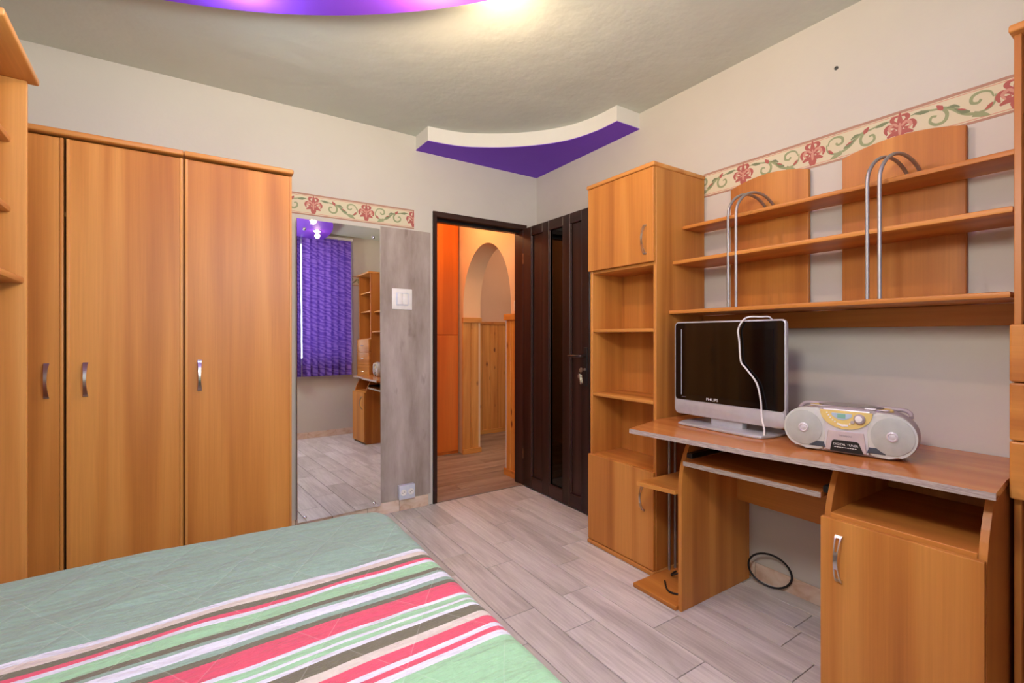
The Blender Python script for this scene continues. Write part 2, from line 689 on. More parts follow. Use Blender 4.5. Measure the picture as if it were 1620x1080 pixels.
def dup(root, **kw):
    r = root.copy()
    COL.objects.link(r)
    for ch in list(root.children):
        c = ch.copy()
        COL.objects.link(c)
        c.parent = r
        for g in list(ch.children):
            d = g.copy()
            COL.objects.link(d)
            d.parent = c
    return r


def handle(name, mat, parent, base, length, out, across, width=0.014, proud=0.026, holes=False):
    """Bow handle along z. base = centre of its foot on the door face, `out` the door's outward normal, `across` its width direction."""
    out, across, base = Vector(out), Vector(across), Vector(base)
    n = 22
    bm = bmesh.new()
    rows = []
    th = 0.004
    for i in range(n + 1):
        t = i / n
        s = math.sin(PI * t)
        h = 0.002 + proud * s ** 0.75
        w = width * (1.0 - 0.42 * s)
        c = base + Vector((0, 0, (t - 0.5) * length))
        cols = []
        for e in (-1, -0.55, 0.55, 1):
            cols.append((bm.verts.new(c + out * h + across * (e * w / 2)), bm.verts.new(c + out * (h + th) + across * (e * w / 2))))
        rows.append(cols)

    def open_(i, k):
        return holes and k == 1 and (1 <= i <= 6 or n - 7 <= i <= n - 2)
    for i in range(n):
        A, B = rows[i], rows[i + 1]
        for k in range(3):
            if open_(i, k):
                continue
            bm.faces.new((A[k][0], A[k + 1][0], B[k + 1][0], B[k][0]))
            bm.faces.new((A[k][1], B[k][1], B[k + 1][1], A[k + 1][1]))
            if k == 0 or open_(i, k - 1):
                bm.faces.new((A[k][0], B[k][0], B[k][1], A[k][1]))
            if k == 2 or open_(i, k + 1):
                bm.faces.new((A[k + 1][0], A[k + 1][1], B[k + 1][1], B[k + 1][0]))
            if i == 0 or open_(i - 1, k):
                bm.faces.new((A[k][0], A[k][1], A[k + 1][1], A[k + 1][0]))
            if i == n - 1 or open_(i + 1, k):
                bm.faces.new((B[k][0], B[k + 1][0], B[k + 1][1], B[k][1]))
    # feet
    for t in (0.03, 0.97):
        c = base + Vector((0, 0, (t - 0.5) * length))
        vs = []
        for hh in (0.0, 0.0055):
            for ea, ez in ((-1, -1), (1, -1), (1, 1), (-1, 1)):
                vs.append(bm.verts.new(c + out * hh + across * (ea * width * 0.4) + Vector((0, 0, ez * 0.004))))
        for f in ((0, 1, 2, 3), (7, 6, 5, 4), (0, 4, 5, 1), (1, 5, 6, 2), (2, 6, 7, 3), (3, 7, 4, 0)):
            bm.faces.new([vs[q] for q in f])
    return from_bm(name, bm, mat, parent, True)


# ------------------------------------------------------------------ room shell
T = 0.10
DX0, DX1, DZ = 1.322, 2.104, 2.012          # door hole in the back wall
wb = boxes('wall_back', [((XL - T, DX0), (YB, YB + T), (0, ZC)), ((DX1, XR + T), (YB, YB + T), (0, ZC)),
                         ((DX0, DX1), (YB, YB + T), (DZ, ZC))], M['wall'])
tag(wb, 'white plastered back wall with the doorway and mirror', None, kind='structure')
wr = box('wall_right', (XR, XR + T), (YF - 0.2, YB), (0, ZC), M['wall'], bev=0)
tag(wr, 'white plastered wall behind the desk and shelves', None, kind='structure')
wl = box('wall_left', (XL - T, XL), (YF - 0.2, YB), (0, ZC), M['wall'], bev=0)
tag(wl, 'white plastered wall on the bed side', None, kind='structure')
WX0, WX1, WZ0, WZ1 = -0.55, 1.80, 0.90, 2.42
wf = boxes('wall_front', [((XL, WX0), (YF - 0.2, YF), (0, ZC)), ((WX1, XR), (YF - 0.2, YF), (0, ZC)),
                          ((WX0, WX1), (YF - 0.2, YF), (0, WZ0)), ((WX0, WX1), (YF - 0.2, YF), (WZ1, ZC))], M['wall'])
tag(wf, 'white plastered wall with the window, seen in the mirror', None, kind='structure')
ce = box('ceiling', (XL - T, XR + T), (YF - 0.2, YB + T), (ZC, ZC + T), M['ceiling'], bev=0)
tag(ce, 'matt greyish plaster ceiling with soft undulations', None, kind='structure')

# floor: dark bed of grout with one object per plank-shaped tile
fl = box('floor', (XL - T, XR + T), (YF - 0.2, YB + 0.03), (-0.06, -0.005), M['grout'], bev=0)
tag(fl, 'grey wood-look tiled floor of the room', None, kind='structure')
PW, PL = 0.155, 0.605
phase = {0: 1.62, 1: 1.42, 2: 1.02, 3: 1.247, 4: 0.80, 5: 2.125, 6: 1.55, 7: 1.25}
cache = {}


def plank(x0, x1, y0, y1, parent, mat, thick=0.0062, g=0.0016):
    key = (round(x1 - x0, 3), round(y1 - y0, 3), mat.name)
    cx, cy = (x0 + x1) / 2, (y0 + y1) / 2
    if key not in cache:
        bm = bmesh.new()
        bm_box(bm, (-(x1 - x0) / 2 + g, (x1 - x0) / 2 - g), (-(y1 - y0) / 2 + g, (y1 - y0) / 2 - g), (-thick, 0), 0.0008)
        me = bpy.data.meshes.new('plank')
        bmesh.ops.recalc_face_normals(bm, faces=bm.faces)
        bm.to_mesh(me)
        bm.free()
        me.materials.append(mat)
        cache[key] = me
    o = bpy.data.objects.new('plank', cache[key])
    COL.objects.link(o)
    o.parent = parent
    o.location = (cx, cy, 0)
    return o


k = -13
while True:
    x0 = 1.02 + PW * k
    if x0 > XR - 0.005:
        break
    x1 = min(x0 + PW, XR)
    a = max(x0, XL)
    if x1 - a > 0.01:
        ph = phase.get(k, (k * 0.37) % PL)
        y = ph - 12 * PL
        while y < YB:
            y0, y1 = max(y, YF), min(y + PL, YB - 0.003)
            if y1 - y0 > 0.01:
                plank(a, x1, y0, y1, fl, M['plank'])
            y += PL
    k += 1

# baseboards made of marbled tiles
def baseboard(name, label, a0, a1, fixed, axis, sign, tl=0.33, h=0.075, start=None):
    lo = a0
    root = None
    th = 0.009
    root = box(name, *((((a0, a1), tuple(sorted((fixed, fixed + sign * 0.003)))) if axis == 'x' else (tuple(sorted((fixed, fixed + sign * 0.003))), (a0, a1)))), (0, h - 0.002), M['grout'], None, 0)
    tag(root, label, None, kind='structure')
    p = a0 if start is None else start
    while p < a1 - 0.01:
        q = min(p + tl, a1)
        s = max(p, a0)
        if q - s > 0.01:
            u, v = (s + 0.0012, q - 0.0012), tuple(sorted((fixed + sign * 0.003, fixed + sign * th)))
            X, Y = (u, v) if axis == 'x' else (v, u)
            box('tile', X, Y, (0.0005, h), M['marble'], root, 0.001)
        p += tl
    return root


baseboard('baseboard_right', 'beige marbled tile skirting along the desk wall', YF + 0.01, YB - 0.01, XR, 'y', -1, 0.30, start=-0.26)
baseboard('baseboard_back', 'beige marbled tile skirting under the wood-look wallpaper panel', 0.37, 1.285, YB, 'x', -1, 0.21, start=0.24)
baseboard('baseboard_front', 'beige marbled tile skirting under the window, seen in the mirror', 0.6, XR - 0.012, YF, 'x', 1, 0.33)

# wood-look wallpaper panel beside the door, a part of the back wall
wc = box('wall_covering', (0.955, 1.302), (YB - 0.004, YB), (0.077, 1.86), M['covering'], wb, 0.0008)
tag(wc, 'weathered greyish-brown wood-look wallpaper panel')

# ------------------------------------------------------------------ ceiling soffits
arc = catmull([(1.202, 2.815, 0), (1.34, 2.80, 0), (1.479, 2.757, 0), (1.678, 2.632, 0), (1.84, 2.478, 0), (1.951, 2.31, 0), (2.005, 2.12, 0), (2.012, 1.956, 0)], 6)
poly = [(p.x, p.y) for p in arc] + [(XR, 1.956), (XR, YB), (1.196, YB)]
sf = prism('ceiling_soffit', poly, 'z', 2.404, ZC, M['soffit_white'])
tag(sf, 'white dropped corner box with curved front under the ceiling', None, kind='structure')
us = prism('underside', poly, 'z', 2.400, 2.404, M['purple'], sf)
tag(us, 'purple painted underside')
cx, cy, R = -0.783, 0.064, 2.211
ang0 = math.asin((YF + 0.001 - cy) / R)
ang1 = math.acos((XL + 0.001 - cx) / R)
poly = [(cx + R * math.cos(ang0 + (ang1 - ang0) * i / 72), cy + R * math.sin(ang0 + (ang1 - ang0) * i / 72)) for i in range(73)] + [(XL, YF)]
sf2 = prism('ceiling_soffit', poly, 'z', 2.404, ZC, M['soffit_white'])
tag(sf2, 'large quarter-round dropped ceiling panel over the bed', None, kind='structure')
us = prism('underside', poly, 'z', 2.400, 2.404, M['purple'], sf2)
tag(us, 'purple painted underside')

# ------------------------------------------------------------------ wallpaper border with its printed motifs
def stroke(bm, pts, w0, w1, wm=None, k=5):
    w0, w1 = w0 * 1.35, w1 * 1.35
    wm = wm * 1.35 if wm else wm
    P = catmull([(p[0], p[1], 0) for p in pts], k)
    n = len(P)
    L, Rr = [], []
    lift = Vector((0, 0, len(bm.verts) * 1.2e-6))
    for i, p in enumerate(P):
        t = i / (n - 1)
        d = (P[min(i + 1, n - 1)] - P[max(i - 1, 0)]).normalized()
        nn = Vector((-d.y, d.x, 0))
        if wm is None:
            w = w0 + (w1 - w0) * t
        else:
            w = w0 + (wm - w0) * t * 2 if t < 0.5 else wm + (w1 - wm) * (t - 0.5) * 2
        L.append(bm.verts.new(p + nn * w / 2 + lift))
        Rr.append(bm.verts.new(p - nn * w / 2 + lift))
    for i in range(n - 1):
        bm.faces.new((L[i], Rr[i], Rr[i + 1], L[i + 1]))


def mesh_of(fn):
    bm = bmesh.new()
    fn(bm)
    me = bpy.data.meshes.new('print')
    bm.to_mesh(me)
    bm.free()
    return me


def flower_red(bm):
    for s in (1, -1):
        stroke(bm, [(0, -.012), (s * .012, .004), (s * .026, .008), (s * .034, -.004), (s * .030, -.020)], .006, .003, .011)
        stroke(bm, [(s * .004, .008), (s * .018, .024), (s * .014, .036), (s * .004, .036)], .005, .003, .009)
        stroke(bm, [(s * .002, -.022), (s * .016, -.022), (s * .030, -.030)], .012, .004, .012)
        stroke(bm, [(s * .010, -.008), (s * .020, -.010), (s * .024, -.003)], .006, .002, .006)
    stroke(bm, [(0, -.052), (0, -.035), (0, -.012)], .010, .010, .018)
    stroke(bm, [(0, -.01), (0, .02), (0, .05)], .004, .001, .010)


def flower_pink(bm):
    for s in (1, -1):
        stroke(bm, [(s * .004, .0), (s * .014, .012), (s * .024, .0), (s * .018, -.016)], .004, .002, .007)
    stroke(bm, [(0, -.03), (0, -.01), (0, .012)], .003, .002, .006)


def vine_green(bm):
    stroke(bm, [(.055, .012), (.058, -.014), (.075, -.030), (.105, -.034), (.135, -.022), (.160, .002), (.185, .018), (.215, .022), (.250, .030), (.285, .026)], .003, .002, .0085, 6)
    stroke(bm, [(.060, .006), (.068, .026), (.090, .034), (.112, .026), (.114, .006), (.098, .000), (.090, .010)], .003, .006, .0075, 6)
    stroke(bm, [(.190, .018), (.178, -.004), (.184, -.028), (.206, -.034), (.224, -.020), (.220, -.002), (.206, -.004)], .008, .005, .0075, 6)
    stroke(bm, [(.110, -.034), (.086, -.044), (.068, -.052)], .014, .001, .012)


def vine_dark(bm):
    stroke(bm, [(.118, -.022), (.136, -.014), (.158, .004)], .003, .002, .012)
    stroke(bm, [(.228, .022), (.250, .026), (.272, .030)], .003, .002, .011)
    stroke(bm, [(.144, .004), (.160, .014), (.178, .016)], .003, .002, .009)


def vine_bud(bm):
    stroke(bm, [(.190, .012), (.196, .022), (.206, .034)], .004, .002, .013)
    stroke(bm, [(.062, -.012), (.070, -.022), (.080, -.030)], .003, .002, .009)
    stroke(bm, [(.128, -.012), (.140, -.006), (.150, -.002)], .002, .001, .005)


def scaled(f, k, kw):
    def g(bm):
        f(bm)
        for v in bm.verts:
            v.co.x *= k
            v.co.y *= kw
    return g


flower_red, flower_pink = scaled(flower_red, 1.32, 1.06), scaled(flower_pink, 1.4, 1.1)
PR = {n: mesh_of(f) for n, f in (('fr', flower_red), ('fp', flower_pink), ('vg', vine_green), ('vd', vine_dark), ('vb', vine_bud))}


def clip_mesh(me, lo, hi):
    bm = bmesh.new()
    bm.from_mesh(me)
    for co, no in ((lo, -1), (hi, 1)):
        g = bm.verts[:] + bm.edges[:] + bm.faces[:]
        bmesh.ops.bisect_plane(bm, geom=g, plane_co=(co, 0, 0), plane_no=(no, 0, 0), clear_outer=True)
    out = bpy.data.meshes.new('print')
    bm.to_mesh(out)
    bm.free()
    return out


def border(name, label, a0, a1, z0, z1, flowers, mapper, depth_dir):
    """mapper(u, v, d) -> world point; u along the wall, v height, d distance off the wall."""
    def strip(nm, v0, v1, d0, d1, mat, parent):
        bm = bmesh.new()
        vs = [bm.verts.new(mapper(u, v, d)) for u in (a0, a1) for v in (v0, v1) for d in (d0, d1)]
        for f in [(0, 1, 3, 2), (4, 6, 7, 5), (0, 4, 5, 1), (2, 3, 7, 6), (0, 2, 6, 4), (1, 5, 7, 3)]:
            bm.faces.new([vs[i] for i in f])
        return from_bm(nm, bm, mat, parent)
    root = strip(name, z0, z1, 0, 0.0012, M['cream_border'], None)
    tag(root, label, None, kind='structure')
    for v0, v1, mt in ((z1 - .010, z1, 'border_edge'), (z1 - .016, z1 - .013, 'border_edge2'), (z0, z0 + .008, 'border_edge'), (z0 + .012, z0 + .015, 'border_edge2')):
        strip('edge_band', v0, v1, 0.0012, 0.0018, M[mt], root)
    zc = (z0 + z1) / 2 + 0.004
    P_ = 0.313

    def put(nm, key, u0, flip, mat, d):
        me = PR[key].copy()
        bm = bmesh.new()
        bm.from_mesh(me)
        for v in bm.verts:
            x, y_ = v.co.x, v.co.y
            v.co = (u0 + (-x if flip else x), zc + y_, v.co.z)
        for co, no in ((a0, -1), (a1, 1)):
            g = bm.verts[:] + bm.edges[:] + bm.faces[:]
            bmesh.ops.bisect_plane(bm, geom=g, plane_co=(co, 0, 0), plane_no=(no, 0, 0), clear_outer=True)
        if not bm.faces:
            bm.free()
            return
        for v in bm.verts:
            v.co = mapper(v.co.x, v.co.y, d + v.co.z)
        me2 = bpy.data.meshes.new(nm)
        bm.to_mesh(me2)
        bm.free()
        link_mesh(nm, me2, mat, root)
    for i, f in enumerate(flowers):
        put('flower_print', 'fr', f, False, M['motif_red'], 0.0016)
        put('flower_print', 'fp', f, False, M['motif_pink'], 0.0020)
        flip = (i % 2 == 1)
        u = f + (P_ if flip else 0)
        put('vine_print', 'vg', u, flip, M['motif_green'], 0.0016)
        put('vine_print', 'vd', u, flip, M['motif_dgreen'], 0.0020)
        put('bud_print', 'vb', u, flip, M['motif_red'], 0.0022)
    return root


border('trim_1', 'floral wallpaper border strip above the mirror', 0.362, 1.184, 1.870, 1.998, [0.551 - 0.313, 0.551, 0.865, 1.179],
       lambda u, v, d: Vector((u, YB - d, v)), 1)
border('trim_2', 'floral wallpaper border strip above the desk shelves', -1.520, -0.05, 1.878, 2.002, [-1.303 - 0.313, -1.303, -0.990, -0.685, -0.378, -0.065],
       lambda u, v, d: Vector((XR - d, -u, v)), 1)
border('trim_3', 'floral wallpaper border strip beside the window, seen in the mirror', 1.805, XR - 0.003, 1.874, 1.998, [1.70, 2.01],
       lambda u, v, d: Vector((u, YF + d, v)), 1)

# ------------------------------------------------------------------ door frame and leaf
fr = thing('trim_4', 'dark brown door frame around the hallway opening', None, (1.71, YB + 0.04, 0), kind='structure')
fy = (YB - 0.012, YB + T + 0.008)
box('jamb', (1.318, 1.348), fy, (0, 1.985), M['door_z'], fr, 0.003)
box('jamb', (2.066, 2.104), fy, (0, 1.985), M['door_z'], fr, 0.003)
box('header', (1.318, 2.104), fy, (1.975, 2.012), M['door_x'], fr, 0.003)
box('door_stop', (1.348, 2.066), (YB + 0.045, YB + 0.09), (1.955, 1.975), M['black'], fr, 0.001)
box('threshold', (1.34, 2.075), (YB - 0.002, YB + 0.03), (0.0, 0.006), plain('threshold_strip', (150, 128, 112), 0.4), fr, 0.001)
for z in (0.25, 1.75):
    lathe('hinge', [(0.006, -0.04), (0.006, 0.04)], M['steel'], fr, (2.068, YB - 0.016, z), (0, 0, 1), 10)

dr = thing('door_1', 'dark brown panelled door with a glazed middle, opened against the wall', None, (2.073, 2.985, 0), kind='structure')
LX0, LX1 = 2.056, 2.096
DY0, DY1 = 2.238, 2.982
ZB, ZT = 0.012, 1.975
ys = [(2.238, 2.315), (2.43, 2.505), (2.66, 2.735), (2.875, 2.982)]   # stiles
for a, b in ys:
    box('stile', (LX0, LX1), (a, b), (ZB, ZT), M['door_z'], dr, 0.003)
rails = [(ZB, 0.10), (1.905, ZT)]
for (a, b), (c, d) in zip(ys, ys[1:]):
    for z0, z1 in rails:
        box('rail', (LX0, LX1), (b, c), (z0, z1), M['door_y'], dr, 0.002)
    glassy = (b < 2.55 < c)
    if glassy:
        box('glass_pane', (LX0 + 0.017, LX0 + 0.022), (b, c), (0.10, 1.905), M['smoked'], dr, 0)
    else:
        box('panel', (LX0 + 0.014, LX1 - 0.014), (b, c), (0.10, 1.905), M['door_z'], dr, 0.001)
    for yy in ((b, b + 0.010), (c - 0.010, c)):
        box('moulding', (LX0 + 0.004, LX0 + 0.014), yy, (0.10, 1.905), M['door_z'], dr, 0.003)
bp = box('lock_plate', (LX0 - 0.006, LX0), (2.252, 2.286), (0.83, 1.08), M['rubber'], dr, 0.002)
lv = tube('lever_handle', [(LX0 - 0.004, 2.268, 1.024), (LX0 - 0.048, 2.268, 1.024), (LX0 - 0.056, 2.278, 1.024), (LX0 - 0.056, 2.33, 1.024), (LX0 - 0.054, 2.385, 1.021)],
          [0.009, 0.009, 0.0095, 0.009, 0.007], plain('dark_bronze_lever', (84, 74, 70), 0.3, 0.8), dr)
lathe('keyhole_barrel', [(0.009, 0), (0.009, 0.010), (0.006, 0.012)], M['steel'], dr, (LX0 - 0.006, 2.268, 0.937), (-1, 0, 0), 14)

kb = thing('key_bunch', 'small bunch of steel keys hanging in the door lock', 'keys', (LX0 - 0.02, 2.268, 0.90))
prism('key', [(2.262, 0.950), (2.275, 0.952), (2.290, 0.940), (2.290, 0.928), (2.274, 0.920), (2.262, 0.926)], 'x', LX0 - 0.041, LX0 - 0.037, M['brass'], kb, 0.0006)
box('key_shaft', (LX0 - 0.037, LX0 - 0.016), (2.265, 2.271), (0.934, 0.940), M['brass'], kb, 0.0005)
rg = [(LX0 - 0.039 + 0.001 * math.sin(t * PI / 8), 2.284 + 0.010 * math.cos(t * PI / 8), 0.918 + 0.010 * math.sin(t * PI / 8)) for t in range(16)]
tube('key_ring', rg, 0.0012, M['chrome'], kb, 6, True)
prism('key', [(2.283, 0.914), (2.300, 0.905), (2.303, 0.890), (2.288, 0.876), (2.278, 0.845), (2.270, 0.843), (2.272, 0.862), (2.278, 0.884), (2.280, 0.900)],
      'x', LX0 - 0.043, LX0 - 0.040, M['brass'], kb, 0.0006)
prism('key', [(2.279, 0.912), (2.288, 0.900), (2.282, 0.885), (2.270, 0.876), (2.266, 0.850), (2.260, 0.852), (2.263, 0.885), (2.268, 0.902)],
      'x', LX0 - 0.037, LX0 - 0.035, M['brass'], kb, 0.0006)

# ------------------------------------------------------------------ hallway behind the doorway
HX = 2.13
hf = box('floor_hallway', (0.9, 4.0), (YB + 0.03, 4.95), (-0.06, -0.005), M['grout'], None, 0)
tag(hf, 'brown wood-look hallway floor', None, kind='structure')
y = YB + 0.032
i = 0
while y < 4.9:
    y1 = min(y + 0.135, 4.9)
    x = 0.9 - ((i * 0.47) % 1.2)
    while x < 4.0:
        a, b = max(x, 0.9), min(x + 1.2, 4.0)
        if b - a > 0.02:
            plank(a, b, y, y1, hf, M['hall_plank'])
        x += 1.2
    y = y1
    i += 1
hc = box('ceiling_hallway', (0.8, 4.1), (YB + T, 5.0), (2.5, 2.58), M['hall_wall'], None, 0)
tag(hc, 'cream hallway ceiling', None, kind='structure')
b_ = box('wall_hallway_left', (0.8, 0.9), (YB + T, 5.0), (0, 2.5), M['hall_wall'], None, 0)
tag(b_, 'cream hallway wall to the left of the doorway', None, kind='structure')
# arch wall
AY0, AY1, AZS, AZT = 3.266, 4.118, 1.40, 1.992
cy_, hw = (AY0 + AY1) / 2, (AY1 - AY0) / 2
pts = [(YB + T, 0.0), (AY0, 0.0), (AY0, AZS)]
for q in range(1, 24):
    t = PI * q / 24
    pts.append((cy_ - hw * math.cos(t), AZS + (AZT - AZS) * math.sin(t) ** 0.92))
pts += [(AY1, AZS), (AY1, 0.0), (4.85, 0.0), (4.85, 2.5), (YB + T, 2.5)]
aw = prism('wall_hallway_right', pts, 'x', HX, HX + 0.19, M['hall_wall'], smooth=True)
tag(aw, 'cream hallway wall with a rounded archway', None, kind='structure')
b_ = box('wall_hallway_back', (HX + 0.19, 4.0), (4.85, 4.95), (0, 2.5), M['alcove_wall'], None, 0)
tag(b_, 'pinkish wall seen through the hallway archway', None, kind='structure')
b_ = box('wall_hallway_end', (4.0, 4.1), (YB + T, 4.95), (0, 2.5), M['alcove_wall'], None, 0)
tag(b_, 'end wall of the passage beyond the archway', None, kind='structure')

# pine wainscot: on the hallway wall, on the arch jamb, on the far wall
def wains(name, label, planks_, cap, base):
    r = thing(name, label, None, (planks_[0][0][0], planks_[0][1][0], 0), kind='structure')
    for x, y_, z in planks_:
        box('pine_plank', x, y_, z, M['pine_z'], r, 0.002)
    for nm, lst in (('cap_rail', cap), ('base_rail', base)):
        for x, y_, z, mt in lst:
            box(nm, x, y_, z, M[mt], r, 0.004, 2)
    return r


pl = []
yy = YB + T + 0.003
for w in (0.070, 0.070, 0.064):
    pl.append(((HX - 0.016, HX - 0.001), (yy, yy + w - 0.0025), (0.0, 1.30)))
    yy += w
wains('trim_5', 'golden pine plank wainscot on the hallway wall right of the archway', pl, [((HX - 0.034, HX - 0.001), (YB + T + 0.003, 3.327), (1.285, 1.335), 'pine_y')],
      [((HX - 0.032, HX - 0.0165), (YB + T + 0.003, 3.33), (0.0, 0.055), 'pine_y')])
box('plaster_edge', (HX - 0.015, HX - 0.001), (3.3115, 3.322), (0.02, 1.285), M['soffit_white'], bpy.data.objects['trim_5'], 0.001)
pl = []
for a, b in ((2.118, 2.205), (2.2075, 2.292)):
    pl.append(((a, b), (AY1 - 0.016, AY1 - 0.001), (0, 1.30)))
wains('trim_6', 'golden pine planks cladding the far jamb of the archway', pl, [((2.112, 2.318), (AY1 - 0.036, AY1 - 0.001), (1.285, 1.335), 'pine_x')],
      [((2.112, 2.318), (AY1 - 0.034, AY1 - 0.0165), (0, 0.05), 'pine_x')])
pl = []
x = 2.33
while x < 3.95:
    pl.append(((x, x + 0.103), (4.832, 4.848), (0.0, 1.29)))
    x += 0.106
wains('trim_7', 'knotty pine plank wainscot on the wall beyond the archway', pl, [((2.33, 3.96), (4.815, 4.848), (1.29, 1.325), 'pine_x')],
      [((2.33, 3.96), (4.818, 4.8315), (0, 0.05), 'pine_x')])

hcab = thing('hallway_closet', 'tall orange laminate closet facing the doorway in the hall', 'closet', (1.6, 4.2, 0))
box('body', (1.02, 2.108), (4.185, 4.70), (0.0, 2.45), M['closet'], hcab, 0.002)
box('door', (1.05, 1.50), (4.166, 4.184), (0.03, 1.160), M['closet'], hcab, 0.002)
box('door', (1.503, 2.100), (4.166, 4.184), (0.03, 1.160), M['closet'], hcab, 0.002)
box('door', (1.05, 1.50), (4.166, 4.184), (1.166, 2.44), M['closet'], hcab, 0.002)
box('door', (1.503, 2.100), (4.166, 4.184), (1.166, 2.44), M['closet'], hcab, 0.002)


def switch_plate(name, label, centre, w, h, out, across, mats, double=False, proud=0.011, rocker=True):
    c, out, across = Vector(centre), Vector(out), Vector(across)
    r = thing(name, label, 'switch' if rocker else 'socket', centre)

    def slab(nm, u0, u1, v0, v1, d0, d1, mat, bev):
        bm = bmesh.new()
        bm_box(bm, (u0, u1), (d0, d1), (v0, v1), bev, 2)
        for v in bm.verts:
            p = v.co.copy()
            v.co = c + across * p.x + out * p.y + Vector((0, 0, p.z))
        return from_bm(nm, bm, mat, r, True)
    slab('plate', -w / 2, w / 2, -h / 2, h / 2, 0, proud * 0.6, mats[0], 0.003)
    return r, slab


sw, slab = switch_plate('light_switch', 'white wall light switch on the wood-look panel', (1.098, YB - 0.004, 1.396), 0.138, 0.138, (0, -1, 0), (1, 0, 0), (M['white_plastic'],))
slab('surround', -0.042, 0.042, -0.042, 0.042, 0.0066, 0.010, M['cool_white'], 0.002)
slab('rocker', -0.034, 0.0, -0.036, 0.036, 0.010, 0.0155, M['white_plastic'], 0.003)
slab('rocker', 0.001, 0.035, -0.036, 0.036, 0.010, 0.0145, M['white_plastic'], 0.003)

so, slab = switch_plate('wall_socket', 'bluish white double socket low on the wood-look panel', (1.122, YB - 0.004, 0.128), 0.110, 0.092, (0, -1, 0), (1, 0, 0), (M['cool_white'],), rocker=False, proud=0.06)
for dx in (-0.026, 0.026):
    lathe('outlet', [(0.020, 0), (0.020, 0.004), (0.017, 0.004), (0.016, 0.001), (0, 0.001)], M['white_plastic'], so, (1.122 + dx, YB - 0.004 - 0.036, 0.128), (0, -1, 0), 18)
    for q in (-0.006, 0.006):
        lathe('pin_hole', [(0.0028, 0), (0.0028, 0.0012), (0, 0.0012)], M['black'], so, (1.122 + dx + q, YB - 0.0405, 0.128 + q * 0.5), (0, -1, 0), 8)

hs, slab = switch_plate('light_switch', 'small white double switch on the hallway wall above the pine wainscot', (HX, 3.170, 1.40), 0.085, 0.085, (-1, 0, 0), (0, -1, 0), (M['white_plastic'],))
slab('rocker', -0.030, -0.001, -0.030, 0.030, 0.0066, 0.011, M['white_plastic'], 0.002)
slab('rocker', 0.001, 0.030, -0.030, 0.030, 0.0066, 0.012, M['white_plastic'], 0.002)

# ------------------------------------------------------------------ window and vertical blinds (seen in the mirror)
wn_ = thing('window_1', 'white framed window behind the blinds, seen in the mirror', None, ((WX0 + WX1) / 2, YF - 0.14, WZ0), kind='structure')
fyw = (YF - 0.16, YF - 0.10)
for xx in ((WX0, WX0 + 0.06), (0.595, 0.655), (WX1 - 0.06, WX1)):
    box('window_frame', xx, fyw, (WZ0, WZ1), M['frame_white'], wn_, 0.003)
for zz in ((WZ0, WZ0 + 0.06), (WZ1 - 0.06, WZ1)):
    for xx in ((WX0 + 0.06, 0.595), (0.655, WX1 - 0.06)):
        box('window_frame', xx, fyw, zz, M['frame_white'], wn_, 0.003)
for xx in ((WX0 + 0.06, 0.595), (0.655, WX1 - 0.06)):
    box('glass_pane', xx, (YF - 0.132, YF - 0.128), (WZ0 + 0.06, WZ1 - 0.06), M['glass'], wn_, 0)
box('window_sill', (WX0, WX1), (YF - 0.10, YF + 0.012), (WZ0 - 0.02, WZ0), M['frame_white'], wn_, 0.004)

vb = thing('vertical_blinds', 'purple vertical slat blinds with crinkled fabric at the window', 'blinds', (1.4, YF + 0.05, 2.43))
box('headrail', (WX0, 1.80), (YF + 0.002, YF + 0.05), (2.425, 2.462), M['frame_white'], vb, 0.004)
sx = [(1.190 + 0.0815 * i, 0.092, 22) for i in range(7)] + [(1.150 - 0.022 * i, 0.095, 70) for i in range(5)]
for x, w, deg in sx:
    a = math.radians(deg)
    c = Vector((x + (w / 2 if deg < 45 else 0), YF + 0.058, 0))
    d = Vector((math.cos(a), math.sin(a), 0)) * (w / 2)
    if deg > 45:
        c.y = YF + 0.062
    nrm = Vector((-d.y, d.x, 0)).normalized()
    bm = bmesh.new()
    nz = 26
    cols = []
    for e in (-1, -0.33, 0.33, 1):
        bowl = (1 - e * e) * 0.004
        col_ = []
        for j in range(nz + 1):
            z = 0.745 + (2.425 - 0.745) * j / nz
            p = c + d * e + nrm * (bowl + 0.0008 * math.sin(j * 1.7 + e * 3))
            col_.append(bm.verts.new((p.x, p.y, z)))
        cols.append(col_)
    for A, B in zip(cols, cols[1:]):
        for j in range(nz):
            bm.faces.new((A[j], B[j], B[j + 1], A[j + 1]))
    from_bm('slat', bm, M['blind'], vb, True)

# ------------------------------------------------------------------ wall mirror
a_, b2_ = 0.0343, 0.012
n_ = Vector((math.sin(a_) * math.cos(b2_), -math.cos(a_) * math.cos(b2_), math.sin(b2_)))
right_ = Vector((math.cos(a_), math.sin(a_), 0))
up_ = right_.cross(n_) * -1
if up_.z < 0:
    up_ = -up_
mc = Vector((0.701, 2.978, 0.955))
mr = thing('wall_mirror', 'tall frameless mirror between the wardrobe and the wood-look panel', 'mirror', (mc.x, mc.y, 0.07))


def mslab(nm, u0, u1, v0, v1, d0, d1, mat, bev=0.001):
    bm = bmesh.new()
    bm_box(bm, (u0, u1), (d0, d1), (v0, v1), bev)
    for v in bm.verts:
        p = v.co.copy()
        v.co = mc + right_ * p.x + n_ * p.y + up_ * p.z
    return from_bm(nm, bm, mat, mr)


mslab('mirror_glass', -0.247, 0.247, -0.885, 0.885, 0, 0.004, M['mirror'])
mslab('backing_board', -0.243, 0.243, -0.88, 0.88, -0.004, -0.0002, M['cool_white'])
for u in (-0.205, 0.205):
    for v in (-0.862, 0.825):
        pc = mc + right_ * u + up_ * v + n_ * 0.004
        lathe('mirror_screw', [(0.009, 0), (0.009, 0.003), (0.005, 0.007), (0, 0.008)], M['chrome'], mr, pc, n_, 14)

